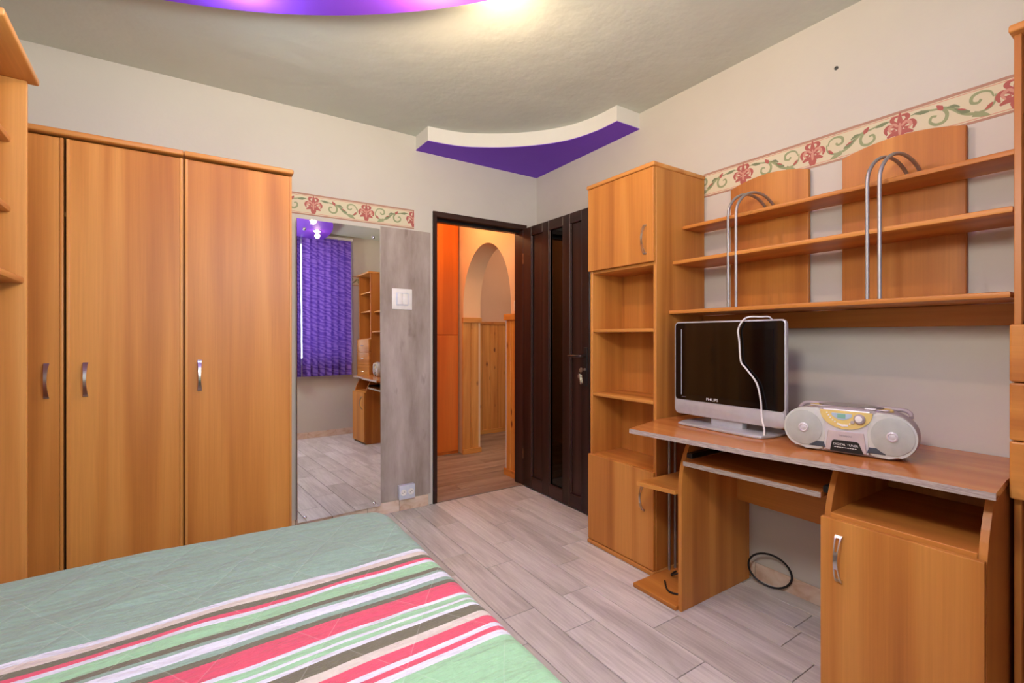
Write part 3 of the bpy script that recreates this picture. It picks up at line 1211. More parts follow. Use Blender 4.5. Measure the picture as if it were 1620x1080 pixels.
# ------------------------------------------------------------------ wardrobes
WY = 2.48          # door faces
wd = thing('wardrobe', 'two-door cherry laminate wardrobe in the corner behind the bookcase', 'wardrobe', (-0.48, 2.74, 0))
WTOP = 1.948


def wardrobe_body(root, x0, x1):
    y0 = WY + 0.02
    box('side_panel', (x0, x0 + 0.018), (y0, YB - 0.003), (0, WTOP - 0.025), M['cherry_z'], root)
    box('side_panel', (x1 - 0.018, x1), (y0, YB - 0.003), (0, WTOP - 0.025), M['cherry_z'], root)
    box('back_panel', (x0 + 0.018, x1 - 0.018), (YB - 0.012, YB - 0.004), (0.06, WTOP - 0.025), M['cherry_z'], root, 0)
    box('bottom_panel', (x0 + 0.018, x1 - 0.018), (y0, YB - 0.013), (0.06, 0.078), M['cherry_x'], root)
    box('plinth', (x0 + 0.018, x1 - 0.018), (y0 + 0.02, y0 + 0.036), (0, 0.06), M['cherry_x'], root)
    box('shelf', (x0 + 0.018, x1 - 0.018), (y0 + 0.01, YB - 0.013), (1.62, 1.638), M['cherry_x'], root)
    box('cornice', (x0 - (0 if x0 > -0.5 else 0.0), x1 + (0.006 if x1 > 0.2 else 0.0)), (WY - 0.022, YB - 0.003), (WTOP - 0.022, WTOP), M['beech_x'], root, 0.006, 3, True)


def wdoor(root, x0, x1, hx, edge_left, edge_right):
    z0, z1 = 0.065, WTOP - 0.030
    d = box('door', (x0, x1), (WY, WY + 0.018), (z0, z1), M['cherry_z'], root, 0.002, 2)
    if edge_left:
        box('edge_strip', (x0 - 0.0005, x0 + 0.010), (WY - 0.004, WY + 0.0005), (z0, z1), M['beech_z'], d, 0.0018, 2, True)
    if edge_right:
        box('edge_strip', (x1 - 0.010, x1 + 0.0005), (WY - 0.004, WY + 0.0005), (z0, z1), M['beech_z'], d, 0.0018, 2, True)
    handle('handle', M['steel'], d, (hx, WY, 0.98), 0.135, (0, -1, 0), (1, 0, 0), 0.016, 0.024)
    return d


wardrobe_body(wd, -0.868, -0.0705)
wdoor(wd, -0.864, -0.4535, -0.500, True, True)
wdoor(wd, -0.4445, -0.0745, -0.388, True, True)
ws = thing('wardrobe', 'single-door cherry laminate wardrobe standing next to the mirror', 'wardrobe', (0.145, 2.74, 0))
wardrobe_body(ws, -0.0695, 0.357)
wdoor(ws, -0.0655, 0.356, -0.013, True, True)

# ------------------------------------------------------------------ bookcase at the left edge
bk = thing('bookcase', 'tall open cherry bookcase at the left edge beside the bed', 'bookcase', (-0.482, 2.168, 0), math.radians(3.3), world=False)
bw, bd = 0.418, 0.365
box('side_panel', (-bd, 0), (-0.018, 0), (0, 1.982), M['beech_z'], bk)
box('side_panel', (-bd, 0), (-bw, -bw + 0.018), (0, 1.982), M['cherry_z'], bk)
box('back_panel', (-bd, -bd + 0.008), (-bw + 0.018, -0.018), (0.02, 1.982), M['cherry_z'], bk, 0)
box('cornice', (-bd, 0.026), (-bw - 0.008, 0.012), (1.982, 2.004), M['beech_y'], bk, 0.006, 3, True)
for z, dep in ((1.792, -0.036), (1.568, -0.036), (1.342, -0.006), (0.33, -0.036), (0.03, -0.006)):
    box('shelf', (-bd + 0.008, dep), (-bw + 0.018, -0.018), (z - 0.020, z), M['beech_y'], bk, 0.005, 2, True)

# ------------------------------------------------------------------ tall cabinet by the door
tc = thing('tall_cabinet', 'tall narrow cherry cabinet with two doors and open shelves beside the dark door', 'cabinet', (2.0, 1.74, 0))
cx0, cxb = 1.82, 2.198
cy0, cy1 = 1.512, 1.972
CT = 1.990
box('side_panel', (cx0, cxb), (cy0, cy0 + 0.018), (0.022, CT - 0.022), M['cherry_z'], tc)
box('side_panel', (cx0, cxb), (cy1 - 0.018, cy1), (0.022, CT - 0.022), M['cherry_z'], tc)
box('back_panel', (2.05, 2.058), (cy0 + 0.018, cy1 - 0.018), (0.022, CT - 0.022), M['cherry_z'], tc, 0)
box('cornice', (cx0 - 0.024, cxb), (cy0 - 0.006, cy1 + 0.008), (CT - 0.022, CT), M['beech_y'], tc, 0.006, 3, True)
box('base_board', (cx0 - 0.024, cxb), (cy0 - 0.002, cy1 + 0.002), (0.0, 0.022), M['beech_y'], tc, 0.006, 3, True)
for z, xf in ((1.513, 0.0), (1.190, 0.004), (0.838, 0.0), (0.500, 0.0)):
    box('shelf', (cx0 + xf, 2.05), (cy0 + 0.018, cy1 - 0.018), (z - 0.018, z), M['cherry_y'], tc, 0.004, 2, True)
d = box('door', (cx0 - 0.019, cx0 - 0.001), (cy0 + 0.002, cy1 - 0.001), (1.512, CT - 0.024), M['cherry_z'], tc, 0.003, 2)
handle('handle', M['steel'], d, (cx0 - 0.019, 1.562, 1.622), 0.145, (-1, 0, 0), (0, 1, 0), 0.016, 0.026, True)
d = box('door', (cx0 - 0.019, cx0 - 0.001), (cy0 + 0.002, cy1 - 0.001), (0.026, 0.497), M['cherry_z'], tc, 0.003, 2)
handle('handle', M['steel'], d, (cx0 - 0.019, 1.572, 0.366), 0.135, (-1, 0, 0), (0, 1, 0), 0.016, 0.026, True)

# ------------------------------------------------------------------ wall shelf unit above the desk
SY0, SY1 = 0.338, 1.510
hu = thing('wall_shelf', 'three-tier cherry wall shelf with arched steel tubes above the desk', 'shelf', (2.1, 0.92, 1.19))
for z, xf in ((1.704, 2.018), (1.521, 1.938), (1.277, 1.910)):
    xr_ = xf
    poly = [(xf, SY1), (2.176, SY1), (2.176, SY0), (xf - 0.02, SY0)]
    prism('shelf', poly, 'z', z - 0.018, z, M['cherry_y'], hu, 0.004, 2, True)
box('rear_rail', (2.178, 2.200), (SY0, SY1), (1.186, 1.258), M['cherry_y'], hu, 0.002)
for ya, yb in ((1.353, 0.995), (0.868, 0.494)):
    n = 14
    poly = [(yb, 1.2595), (ya, 1.2595)]
    for q in range(n + 1):
        t = q / n
        poly.append((ya + (yb - ya) * t, 1.871 + 0.031 * math.sin(PI * t) ** 0.9))
    prism('back_board', poly, 'x', 2.177, 2.197, M['cherry_z'], hu, 0.003, 2)


def arch_tube(xb, yb, xt, yt):
    pts = [(xb, yb, 1.260)]
    for q in range(1, 5):
        pts.append((xb, yb, 1.26 + q * 0.105))
    top = 1.695
    L = 2.172 - xb
    for q in range(1, 13):
        t = q / 12
        a = PI * 0.80 * t
        pts.append((xb + L * (1 - math.cos(a)) / (1 - math.cos(PI * 0.80)), yb + (yt - yb) * t, top + 0.095 * math.sin(a)))
    return pts


for xb, yb in ((1.937, 1.215), (1.937, 1.178), (1.925, 0.690), (1.918, 0.652)):
    tube('arched_tube', catmull(arch_tube(xb, yb, 2.17, yb - 0.035), 2), 0.0062, M['tube'], hu, 10)

# ------------------------------------------------------------------ desk
dk = thing('computer_desk', 'cherry computer desk with keyboard tray, cupboard and worn chipboard edge', 'desk', (1.9, 0.9, 0))
DT = 0.755
fr_pts = catmull([(1.526, 1.412, 0), (1.558, 1.111, 0), (1.586, 0.883, 0), (1.617, 0.736, 0), (1.640, 0.640, 0), (1.655, 0.520, 0), (1.658, 0.420, 0), (1.667, 0.323, 0)], 4)
poly = [(p.x, p.y) for p in fr_pts]
nf = len(poly)
poly += [(1.846, 0.337), (2.196, 0.337), (2.196, 1.504), (1.835, 1.504)]
tp = prism('desktop', poly, 'z', DT - 0.019, DT, [M['desk_top'], M['chipboard']], dk, 0, side_mat=list(range(nf - 1)))


def side_profile(x0, x1, zt=DT - 0.0195):
    p = [(x1, 0.0), (x0, 0.0), (x0, 0.50)]
    for q in range(1, 9):
        t = q / 8
        z = 0.50 + (zt - 0.50) * t
        p.append((x0 + 0.085 * t ** 2.2, z))
    p.append((x1, zt))
    return p


prism('side_panel', side_profile(1.668, 2.172), 'y', 1.254, 1.272, M['cherry_z'], dk, 0.0012, 1)
prism('side_panel', side_profile(1.668, 2.172), 'y', 0.700, 0.717, M['cherry_z'], dk, 0.0012, 1)
prism('side_panel', side_profile(1.668, 2.172), 'y', 0.340, 0.357, M['cherry_z'], dk, 0.0012, 1)
box('base_plate', (1.652, 2.150), (1.2725, 1.506), (0.0, 0.020), M['cherry_y'], dk, 0.004, 2)
prism('side_shelf', [(1.612, 1.448), (1.650, 1.2725), (2.14, 1.2725), (2.14, 1.448)], 'z', 0.487, 0.505, M['cherry_y'], dk, 0.002)
for x, y in ((1.890, 1.492), (1.928, 1.488)):
    tube('steel_pole', [(x, y, 0.02), (x, y, 0.4), (x, y, DT - 0.0195)], 0.0062, M['tube'], dk, 10)
box('modesty_panel', (2.070, 2.086), (0.7175, 1.2535), (0.395, DT - 0.02), M['cherry_y'], dk)
tr = prism('keyboard_tray', [(1.640, 1.226), (1.690, 0.735), (2.05, 0.735), (2.05, 1.226)], 'z', 0.622, 0.640, [M['desk_top'], M['chipboard']], dk, 0, side_mat=[0])
for ya, yb in ((1.2275, 1.2535), (0.7175, 0.7335)):
    box('tray_runner', (1.70, 2.05), (ya, yb), (0.640, 0.662), M['black'], dk, 0.002)
# cupboard of the desk
box('shelf', (1.672, 2.15), (0.3575, 0.6995), (0.572, 0.590), M['cherry_y'], dk)
box('back_panel', (2.14, 2.148), (0.3575, 0.6995), (0.59, DT - 0.02), M['cherry_z'], dk, 0)
box('bottom_board', (1.672, 2.15), (0.3575, 0.6995), (0.03, 0.048), M['cherry_y'], dk)
d = box('door', (1.649, 1.6665), (0.340, 0.718), (0.022, 0.578), M['cherry_z'], dk, 0.002, 2)
handle('handle', M['steel'], d, (1.649, 0.664, 0.462), 0.145, (-1, 0, 0), (0, 1, 0), 0.020, 0.026, True)

# ------------------------------------------------------------------ drawer tower at the right edge
dt = thing('drawer_tower', 'tall cherry shelf tower with three drawers at the right edge beyond the desk', 'shelf unit', (2.04, 0.12, 0))
tx0, ty0, ty1 = 1.880, -0.088, 0.332
TT = 2.006
box('side_panel', (tx0, 2.198), (ty1 - 0.018, ty1 - 0.003), (0.0, TT - 0.022), M['cherry_z'], dt)
box('side_panel', (tx0, 2.198), (ty0, ty0 + 0.018), (0.0, TT - 0.022), M['cherry_z'], dt)
box('back_panel', (2.185, 2.193), (ty0 + 0.018, ty1 - 0.018), (0.02, TT - 0.022), M['cherry_z'], dt, 0)
box('cornice', (tx0 - 0.026, 2.198), (ty0 - 0.006, ty1 + 0.004), (TT - 0.022, TT), M['beech_y'], dt, 0.006, 3, True)
for z in (1.771, 1.536, 1.195, 0.700, 0.36, 0.03):
    box('shelf', (tx0 + 0.02, 2.185), (ty0 + 0.018, ty1 - 0.018), (z - 0.018, z), M['cherry_y'], dt, 0.003, 2)
for q in range(3):
    z0 = 0.706 + q * 0.160
    dw = box('drawer', (tx0 - 0.030, tx0 - 0.001), (ty0 + 0.002, ty1 + 0.001), (z0, z0 + 0.157), M['cherry_y'], dt, 0.005, 2)
    pts = [(tx0 - 0.030 - 0.020 * math.sin(PI * t / 8), 0.122 + 0.03 - 0.06 * t / 8, z0 + 0.08) for t in range(9)]
    tube('handle', pts, 0.004, M['steel'], dw, 8)

# ------------------------------------------------------------------ television
tv = thing('television', 'silver flat television with a glossy black screen on the desk', 'television', (1.87, 1.176, DT), -PI / 2, world=False)
hwid = 0.252


def rrect(w0, w1, h0, h1, r, n=5):
    out = []
    for cx_, cz_, a0 in ((w1 - r, h1 - r, 0), (w0 + r, h1 - r, 90), (w0 + r, h0 + r, 180), (w1 - r, h0 + r, 270)):
        for q in range(n + 1):
            a = math.radians(a0 + 90 * q / n)
            out.append((cx_ + r * math.cos(a), cz_ + r * math.sin(a)))
    return out


prism('casing', rrect(-hwid, hwid, 0.040, 0.462, 0.018), 'y', -0.020, -0.004, M['silver'], tv, 0.004, 2, True)
prism('rear_housing', rrect(-0.20, 0.185, 0.06, 0.43, 0.03), 'y', -0.004, 0.065, M['black'], tv, 0.012, 3, True)
fp = prism('front_bezel', rrect(-hwid + 0.006, hwid - 0.006, 0.106, 0.456, 0.012), 'y', -0.0225, -0.0195, M['bezel'], tv, 0.0008, 1)
box('screen', (-0.212, 0.206), (-0.0236, -0.0226), (0.132, 0.424), M['screen'], fp, 0.0003)
box('bezel_line', (-0.2145, -0.2125), (-0.0242, -0.0226), (0.128, 0.428), M['cool_white'], fp, 0.0002)
text('lettering', 'PHILIPS', 0.0165, M['text_white'], fp, (-0.058, -0.0228, 0.119), (1, 0, 0), (0, 0, 1), 0.0002, 'CENTER', 1.1)
box('model_mark', (-0.212, -0.190), (-0.0228, -0.0225), (0.1175, 0.1195), plain('faint_print', (120, 120, 120)), fp, 0)
prism('lower_trim', rrect(-hwid + 0.004, hwid - 0.004, 0.043, 0.104, 0.014), 'y', -0.0235, -0.0195, M['silver'], tv, 0.002, 2, True)
box('neck', (-0.072, 0.072), (-0.01, 0.03), (0.010, 0.050), M['silver'], tv, 0.004, 2, True)
pts = []
for q in range(25):
    a = PI * q / 24
    pts.append((0.205 * math.cos(a), 0.055 + 0.10 * math.sin(a) ** 0.8))
pts += [(-0.207, -0.02), (-0.19, -0.078), (-0.165, -0.088), (0.165, -0.088), (0.19, -0.078), (0.207, -0.02)]
prism('stand_plate', pts, 'z', 0.001, 0.011, M['silver'], tv, 0.003, 2, True)

cbl = tube('white_cable', catmull([(1.925, 1.00, 1.15), (1.905, 1.01, 1.222), (1.872, 1.035, 1.2285), (1.852, 1.068, 1.229), (1.836, 1.086, 1.216), (1.834, 1.106, 1.178), (1.835, 1.102, 1.13),
                                   (1.836, 1.096, 1.05), (1.836, 1.074, 1.02), (1.834, 1.030, 0.966), (1.832, 1.012, 0.90), (1.826, 1.004, 0.835), (1.806, 0.984, 0.795), (1.800, 0.980, 0.7702)], 6),
           0.0034, plain('white_cable_sheath', (226, 224, 222), 0.4), None, 8)
tag(cbl, 'thin white cable draped over the television screen', 'cable')

# black leads on the desk between television and radio
cb2 = tube('black_cable', catmull([(2.05, 1.02, 0.7595), (2.02, 0.975, 0.7595), (1.985, 0.955, 0.762), (1.965, 0.968, 0.776), (1.945, 0.960, 0.762), (1.955, 0.93, 0.7595), (2.04, 0.90, 0.7595), (2.12, 0.93, 0.7595)], 6), 0.003, M['rubber'], None, 8)
tag(cb2, 'short black lead lying on the desk between television and radio', 'cable')

# ------------------------------------------------------------------ radio cassette player
rd = thing('boombox', 'silver portable radio with round speakers and yellow control panel', 'radio', (1.878, 0.722, DT), math.radians(-77.5), world=False)
rd.scale = (0.95, 0.95, 1.0)
hw_, hh = 0.194, 0.084


def radio_outline(sx=1.0, sz=1.0, n=64):
    out = []
    for q in range(n):
        a = 2 * PI * q / n
        c, s = math.cos(a), math.sin(a)
        x = hw_ * sx * math.copysign(abs(c) ** 0.72, c)
        z = hh * sz * math.copysign(abs(s) ** 0.80, s)
        z = max(z, -hh * 0.86) + hh * 0.86
        out.append((x, z))
    return out


bm = bmesh.new()
rings = []
for yv, sx_, sz_ in ((-0.085, 0.93, 0.93), (-0.078, 0.985, 0.985), (-0.05, 1.0, 1.0), (0.0, 1.0, 1.0), (0.045, 0.97, 0.98), (0.075, 0.90, 0.93), (0.09, 0.80, 0.84)):
    rings.append([bm.verts.new((x, yv, z + (1 - sz_) * hh * 0.86)) for x, z in radio_outline(sx_, sz_)])
for A, B in zip(rings, rings[1:]):
    n = len(A)
    for q in range(n):
        bm.faces.new((A[q], A[(q + 1) % n], B[(q + 1) % n], B[q]))
bm.faces.new(rings[0])
bm.faces.new(list(reversed(rings[-1])))
from_bm('body', bm, M['radio_body'], rd, True)
box('foot_strip', (-0.13, 0.13), (-0.06, 0.05), (0.0005, 0.006), M['rubber'], rd, 0.002)


def ell(cx_, cz_, rx, rz, n=36, a0=0, a1=360):
    return [(cx_ + rx * math.cos(math.radians(a0 + (a1 - a0) * q / n)), cz_ + rz * math.sin(math.radians(a0 + (a1 - a0) * q / n))) for q in range(n if a1 - a0 == 360 else n + 1)]


FZ = 0.074
for s in (-1, 1):
    # tapered speaker shell following the rounded end of the radio
    pod = [(s * 0.068, 0.012), (s * 0.085, 0.004), (s * 0.120, 0.006)] + \
          [(s * (0.120 + 0.073 * math.cos(math.radians(t))), 0.077 + 0.071 * math.sin(math.radians(t))) for t in range(-72, 95, 9)] + \
          [(s * 0.085, 0.149), (s * 0.066, 0.135), (s * 0.058, 0.085), (s * 0.060, 0.045)]
    if s < 0:
        pod = list(reversed(pod))
    p = prism('speaker_shell', pod, 'y', -0.096, -0.070, M['grille'], rd, 0.006, 3, True)
    prism('speaker_grille', ell(s * 0.128, FZ + 0.004, 0.058, 0.060), 'y', -0.0995, -0.0945, M['grille2'], p, 0.0025, 2, True)
    lathe('speaker_cap', [(0.016, 0), (0.016, 0.003), (0.012, 0.005), (0.010, 0.003), (0.004, 0.0045), (0, 0.005)], M['radio_face'], p, (s * 0.128, -0.0995, FZ + 0.004), (0, -1, 0), 20)
    v_ = [(s * 0.060, 0.018), (s * 0.066, 0.036), (s * 0.085, 0.036), (s * 0.105, 0.026), (s * 0.112, 0.018)]
    if s < 0:
        v_ = list(reversed(v_))
    prism('bass_port', v_, 'y', -0.0985, -0.092, M['vent'], p, 0.001, 1)
# centre section
prism('centre_panel', [(-0.066, 0.010), (0.066, 0.010), (0.060, 0.085), (0.068, 0.150), (-0.068, 0.150), (-0.060, 0.085)], 'y', -0.0945, -0.070, M['radio_face'], rd, 0.003, 2)
cas = prism('cassette_door', [(-0.060, 0.012), (0.060, 0.012), (0.052, 0.078), (-0.052, 0.078)], 'y', -0.0985, -0.094, M['radio_pink'], rd, 0.0015, 1)
lb = prism('label_plate', [(-0.046, 0.010), (0.052, 0.010), (0.038, 0.044), (0.032, 0.048), (-0.034, 0.048), (-0.040, 0.044)], 'y', -0.1000, -0.0984, M['black'], cas, 0.0004, 1)
text('lettering', 'DIGITAL TUNER', 0.0100, M['text_white'], lb, (0.0, -0.1002, 0.034), (1, 0, 0), (0, 0, 1), 0.0002, 'CENTER', 1.0)
for q in range(9):
    box('print_line', (-0.033 + q * 0.0074, -0.0275 + q * 0.0074), (-0.1004, -0.0999), (0.0235, 0.0255), M['text_white'], lb, 0)
text('lettering', 'THOMSON', 0.0075, M['text_dark'], cas, (-0.002, -0.0988, 0.063), (1, 0, 0), (0, 0, 1), 0.0002, 'CENTER', 1.0)
# crescent shaped yellow control panel
cr = [(-0.076, 0.146), (0.076, 0.146)] + [(0.076 * math.cos(math.radians(-t)), 0.144 - 0.058 * math.sin(math.radians(t))) for t in range(8, 180, 8)]
cp = prism('control_panel', cr, 'y', -0.0990, -0.094, M['yellow'], rd, 0.0015, 1)
dsp = prism('display', [(-0.040, 0.138), (0.018, 0.138), (0.020, 0.131), (0.010, 0.122), (-0.006, 0.116), (-0.022, 0.117), (-0.038, 0.127), (-0.042, 0.134)], 'y', -0.1005, -0.0985, M['lcd_frame'], cp, 0.0006, 1)
box('lcd', (-0.024, 0.000), (-0.1012, -0.1004), (0.122, 0.136), M['lcd'], dsp, 0.0003)
lathe('volume_knob', [(0.0165, 0), (0.0165, 0.006), (0.0125, 0.010), (0.011, 0.0085), (0, 0.0095)], M['radio_body'], cp, (0.040, -0.0988, 0.124), (0, -1, 0), 22)
lathe('knob_cap', [(0.0105, 0), (0.0105, 0.003), (0, 0.0045)], M['white_plastic'], cp, (0.0385, -0.1070, 0.1255), (0, -1, 0), 18)
lathe('button', [(0.0058, 0), (0.0058, 0.004), (0, 0.005)], M['radio_body'], cp, (0.020, -0.0988, 0.112), (0, -1, 0), 14)
prism('button', [(-0.026, 0.100), (-0.010, 0.094), (0.008, 0.096), (0.008, 0.102), (-0.010, 0.101), (-0.024, 0.106)], 'y', -0.1012, -0.0985, M['white_plastic'], cp, 0.0006, 1)
for bx_, bz_ in ((-0.055, 0.137), (-0.050, 0.129), (-0.045, 0.121), (-0.038, 0.114), (-0.031, 0.109), (0.012, 0.105)):
    lathe('button', [(0.0026, 0), (0.0026, 0.002), (0, 0.0026)], M['white_plastic'], cp, (bx_, -0.0988, bz_), (0, -1, 0), 10)
# top with the disc lid
td = prism('top_deck', ell(0, -0.012, 0.125, 0.066), 'z', 0.140, 0.1535, M['yellow'], rd, 0.004, 2, True)
prism('disc_lid', ell(0, -0.004, 0.098, 0.050), 'z', 0.1530, 0.1575, M['cd_lid'], td, 0.002, 2, True)
prism('lid_rim', [(-0.112, -0.062), (0.112, -0.062), (0.118, -0.050), (-0.118, -0.050)], 'z', 0.1525, 0.1555, M['radio_face'], td, 0.001, 1)
box('button', (0.050, 0.082), (-0.070, -0.056), (0.1545, 0.1585), M['radio_face'], td, 0.0015, 2)
hp = [(-0.168, 0.030, 0.128), (-0.160, 0.052, 0.142), (-0.120, 0.060, 0.1485), (0.120, 0.060, 0.1485), (0.160, 0.052, 0.142), (0.168, 0.030, 0.128)]
tube('carry_handle', catmull(hp, 6), 0.007, M['radio_body'], rd, 10)

# ------------------------------------------------------------------ cables by the wall under the desk
cb = tube('black_cable', catmull([(1.78, 1.43, 0.0235), (1.72, 1.36, 0.025), (1.75, 1.30, 0.030), (1.80, 1.28, 0.06), (1.83, 1.30, 0.075), (1.86, 1.38, 0.06), (1.84, 1.44, 0.03), (1.90, 1.46, 0.0235)], 6), 0.004, M['rubber'], None, 8)
tag(cb, 'black cable coiled on the low base plate left of the desk', 'cable')
cl = []
for q in range(33):
    a = -0.3 + 2 * PI * q / 30
    cl.append((2.165 + 0.020 * math.cos(a), 1.155 + 0.088 * math.cos(a + PI), 0.080 + 0.074 * math.sin(a)))
cb = tube('black_cable', cl, 0.0045, M['rubber'], None, 8)
tag(cb, 'black cable loop leaning on the skirting under the desk', 'cable')

pg = lathe('wall_plug', [(0.008, 0), (0.0075, 0.003), (0.005, 0.006), (0.003, 0.001), (0, 0.001)], M['plug'], None, (XR, 0.899, 2.266), (-1, 0, 0), 12)
tag(pg, 'small grey wall plug high on the white wall', 'wall plug')

# ------------------------------------------------------------------ bed and bedspread
BX0, BX1, BY0, BY1, BZ = -0.885, 0.555, -0.085, 1.715, 0.535
bed = thing('bed', 'wide bed with a wooden base under the striped bedspread', 'bed', (-0.17, 0.8, 0))
box('bed_base', (BX0 + 0.02, BX1 - 0.04), (BY0 + 0.02, BY1 - 0.04), (0.09, 0.30), M['bed_base'], bed, 0.004)
for x in (BX0 + 0.06, BX1 - 0.10):
    for y in (BY0 + 0.06, BY1 - 0.10):
        box('leg', (x - 0.03, x + 0.03), (y - 0.03, y + 0.03), (0.0, 0.09), M['bed_base'], bed, 0.003)
box('mattress', (BX0 + 0.01, BX1 - 0.02), (BY0 + 0.01, BY1 - 0.02), (0.301, 0.505), M['mattress'], bed, 0.05, 4, True)

nx, ny = 150, 190
dropx, dropy = 0.40, 0.40
U0, U1, V0, V1 = BX0 + 0.005, BX1 + dropx, BY0 + 0.005, BY1 + dropy
rad = 0.11
vs, uvs = [], []
for j in range(ny + 1):
    for i in range(nx + 1):
        u = U0 + (U1 - U0) * i / nx
        v = V0 + (V1 - V0) * j / ny
        ex, ey = u - (BX1 - rad), v - (BY1 - rad)
        if ex > 0 and ey > 0:
            L = math.hypot(ex, ey)
            sd = L - rad
            nx_, ny_ = ex / L, ey / L
        else:
            if ex > ey:
                sd, nx_, ny_ = ex - rad, 1, 0
            else:
                sd, nx_, ny_ = ey - rad, 0, 1
        r = 0.045
        wr_ = 0
        x, y, z = u, v, BZ
        if sd > -r:
            s = (sd + r) / r
            if s < PI / 2:
                inn = r * math.sin(s) - r
                dz = r * (1 - math.cos(s))
            else:
                inn = 0.0
                dz = r + (sd + r - r * PI / 2)
            dz = min(dz, 0.485)
            fold = 0.005 * math.sin((u + v * 1.3) * 26) * min(1, dz / 0.25)
            off = inn + fold + 0.012 * dz
            bx = u - nx_ * sd
            by = v - ny_ * sd
            x, y, z = bx + nx_ * off, by + ny_ * off, BZ - dz
        w = 1.0
        h = noise.noise(Vector((u * 2.2, v * 2.2, 1.3))) * 0.006
        dgn = Vector((u * 2.0 + v * 1.0, v * 7.0 - u * 4.2, 4.0))
        far = max(0.0, min(1.0, (v - 1.15) / 0.3))
        h += (noise.noise(dgn) * 0.0095 + noise.noise(dgn * 2.3) * 0.004) * (0.35 + 0.65 * far)
        z += h
        vs.append((x, y, z))
        uvs.append((u, v))
fs = []
for j in range(ny):
    for i in range(nx):
        a = j * (nx + 1) + i
        fs.append((a, a + 1, a + nx + 2, a + nx + 1))
me = bpy.data.meshes.new('bedspread')
me.from_pydata(vs, [], fs)
uvl = me.uv_layers.new(name='flat')
for lp in me.loops:
    uvl.data[lp.index].uv = uvs[lp.vertex_index]
sp = link_mesh('bedspread', me, M['spread'], None, True)
sp.modifiers.new('thickness', 'SOLIDIFY').thickness = 0.006
tag(sp, 'green quilted bedspread with pink, white and olive stripes over the bed', 'bedspread')

# ------------------------------------------------------------------ lamps
def lamp_light(name, loc, power, col, radius=0.03):
    l = bpy.data.lights.new(name, 'POINT')
    l.energy = power
    l.color = col
    l.shadow_soft_size = radius
    o = bpy.data.objects.new(name, l)
    COL.objects.link(o)
    o.location = loc
    return o


def downlight(label, x, y, warm, power):
    r = thing('ceiling_spotlight', label, 'lamp', (x, y, 2.40), group='spotlights along the purple ceiling panel')
    lathe('ring', [(0.046, 0), (0.046, -0.004), (0.036, -0.008), (0.034, -0.002)], M['chrome'], r, (x, y, 2.40), (0, 0, 1), 24)
    lathe('lens', [(0.033, -0.001), (0.033, -0.010), (0.02, -0.016), (0, -0.018)], M['lamp_warm' if warm else 'lamp_white'], r, (x, y, 2.40), (0, 0, 1), 24)
    l = lamp_light('spotlight_bulb', (x, y, 2.34), power, (1, 0.68, 0.43) if warm else (0.80, 0.88, 1.0), 0.025)
    l.parent = r
    l.location = (0, 0, -0.06)
    return r


downlight('white recessed spotlight in the purple ceiling panel nearest the wardrobe', 0.105, 1.93, False, 5)
for deg_, pw_, lab_ in ((45, 20, 'added warm fill spotlight in the purple ceiling panel, second from the wardrobe'), (27, 3, 'added warm fill spotlight in the purple ceiling panel, third from the wardrobe'),
                   (9, 0.6, 'added warm fill spotlight in the purple ceiling panel nearest the window')):
    downlight(lab_, cx + 2.06 * math.cos(math.radians(deg_)), cy + 2.06 * math.sin(math.radians(deg_)), True, pw_)  # unseen warm spots, added to brighten the desk side and warm the corner
rs = thing('ceiling_spotlight', 'warm surface spotlight on the ceiling beside the purple panel', 'lamp', (0.955, 1.545, ZC))
lathe('ring', [(0.040, 0), (0.040, -0.012), (0.030, -0.016)], M['chrome'], rs, (0.955, 1.545, ZC), (0, 0, 1), 24)
lathe('lens', [(0.028, -0.016), (0.030, -0.030), (0.018, -0.042), (0, -0.045)], M['lamp_warm'], rs, (0.955, 1.545, ZC), (0, 0, 1), 24)
l = lamp_light('spotlight_bulb', (0, 0, 0), 3.2, (1, 0.74, 0.46), 0.03)
l.parent = rs
l.location = (0, 0, -0.105)

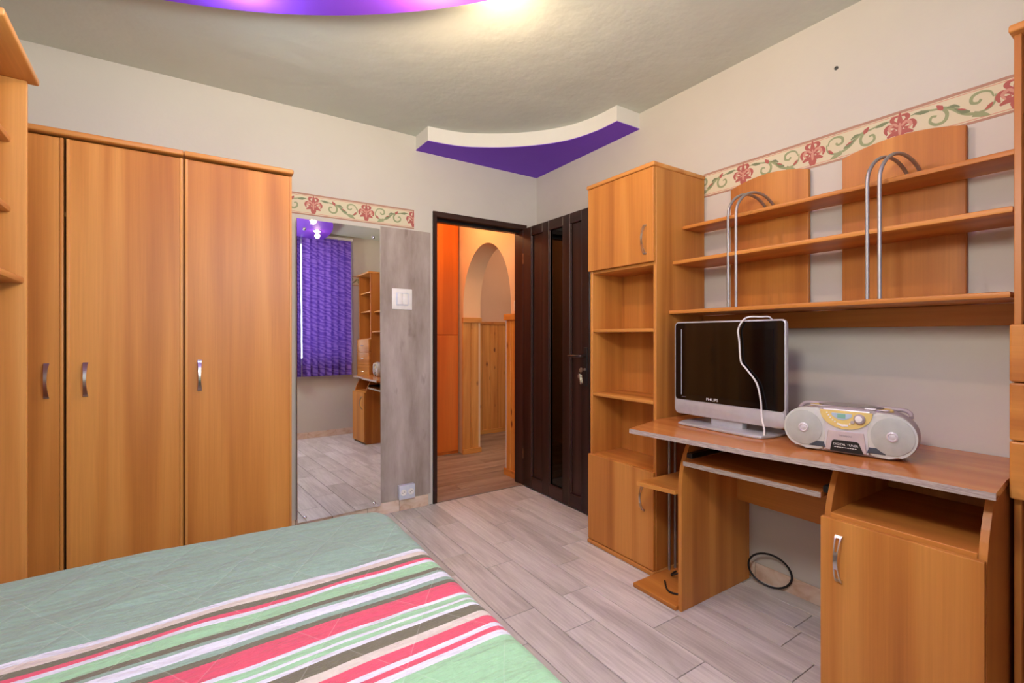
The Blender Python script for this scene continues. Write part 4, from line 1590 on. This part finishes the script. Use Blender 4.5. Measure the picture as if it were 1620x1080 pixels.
pn = thing('fill_pendant', 'added fill light shaped as a round white pendant over the bed, out of sight above the camera', 'lamp', (0.40, 0.45, 2.40))  # no known lamp here: added out of view to even out the room light
lathe('canopy', [(0.05, 0), (0.05, -0.015), (0.02, -0.025)], M['white_plastic'], pn, (0.40, 0.45, 2.40), (0, 0, 1), 20)
tube('cord', [(0.40, 0.45, 2.376), (0.40, 0.45, 2.20), (0.40, 0.45, 2.055)], 0.004, M['white_plastic'], pn, 8)
pglobe = lathe('globe', [(0.02, 0.105), (0.06, 0.085), (0.095, 0.045), (0.105, 0), (0.095, -0.045), (0.06, -0.085), (0, -0.105)], emis('fill_globe', (1, 0.95, 0.88, 1), 3), pn, (0.40, 0.45, 1.95), (0, 0, 1), 28)
l = lamp_light('fill_pendant_bulb', (0, 0, 0), 39, (1, 0.97, 0.91), 0.12)
l.parent = pn
l.location = (0, 0, -0.62)

hl = thing('hallway_lamp', 'round hallway ceiling lamp out of sight above the door', 'lamp', (1.65, 3.62, 2.5))
lathe('canopy', [(0.06, 0), (0.06, -0.02), (0.03, -0.03)], M['white_plastic'], hl, (1.65, 3.62, 2.5), (0, 0, 1), 20)
lathe('globe', [(0.03, -0.03), (0.075, -0.06), (0.09, -0.11), (0.06, -0.16), (0, -0.18)], M['lamp_warm'], hl, (1.65, 3.62, 2.5), (0, 0, 1), 24)
l = lamp_light('hallway_bulb', (0, 0, 0), 9, (1, 0.58, 0.27), 0.08)
l.parent = hl
l.location = (0, 0, -0.28)

pl2 = thing('hallway_lamp', 'added fill light shaped as a round ceiling lamp beyond the archway, out of sight', 'lamp', (3.3, 3.9, 2.5))  # unseen, added to brighten the wall behind the archway
lathe('canopy', [(0.06, 0), (0.06, -0.02), (0.03, -0.03)], M['white_plastic'], pl2, (3.3, 3.9, 2.5), (0, 0, 1), 20)
lathe('globe', [(0.03, -0.03), (0.075, -0.06), (0.09, -0.11), (0.06, -0.16), (0, -0.18)], M['lamp_warm'], pl2, (3.3, 3.9, 2.5), (0, 0, 1), 24)
l = lamp_light('hallway_bulb', (0, 0, 0), 8, (1, 0.78, 0.56), 0.08)
l.parent = pl2
l.location = (0, 0, -0.28)
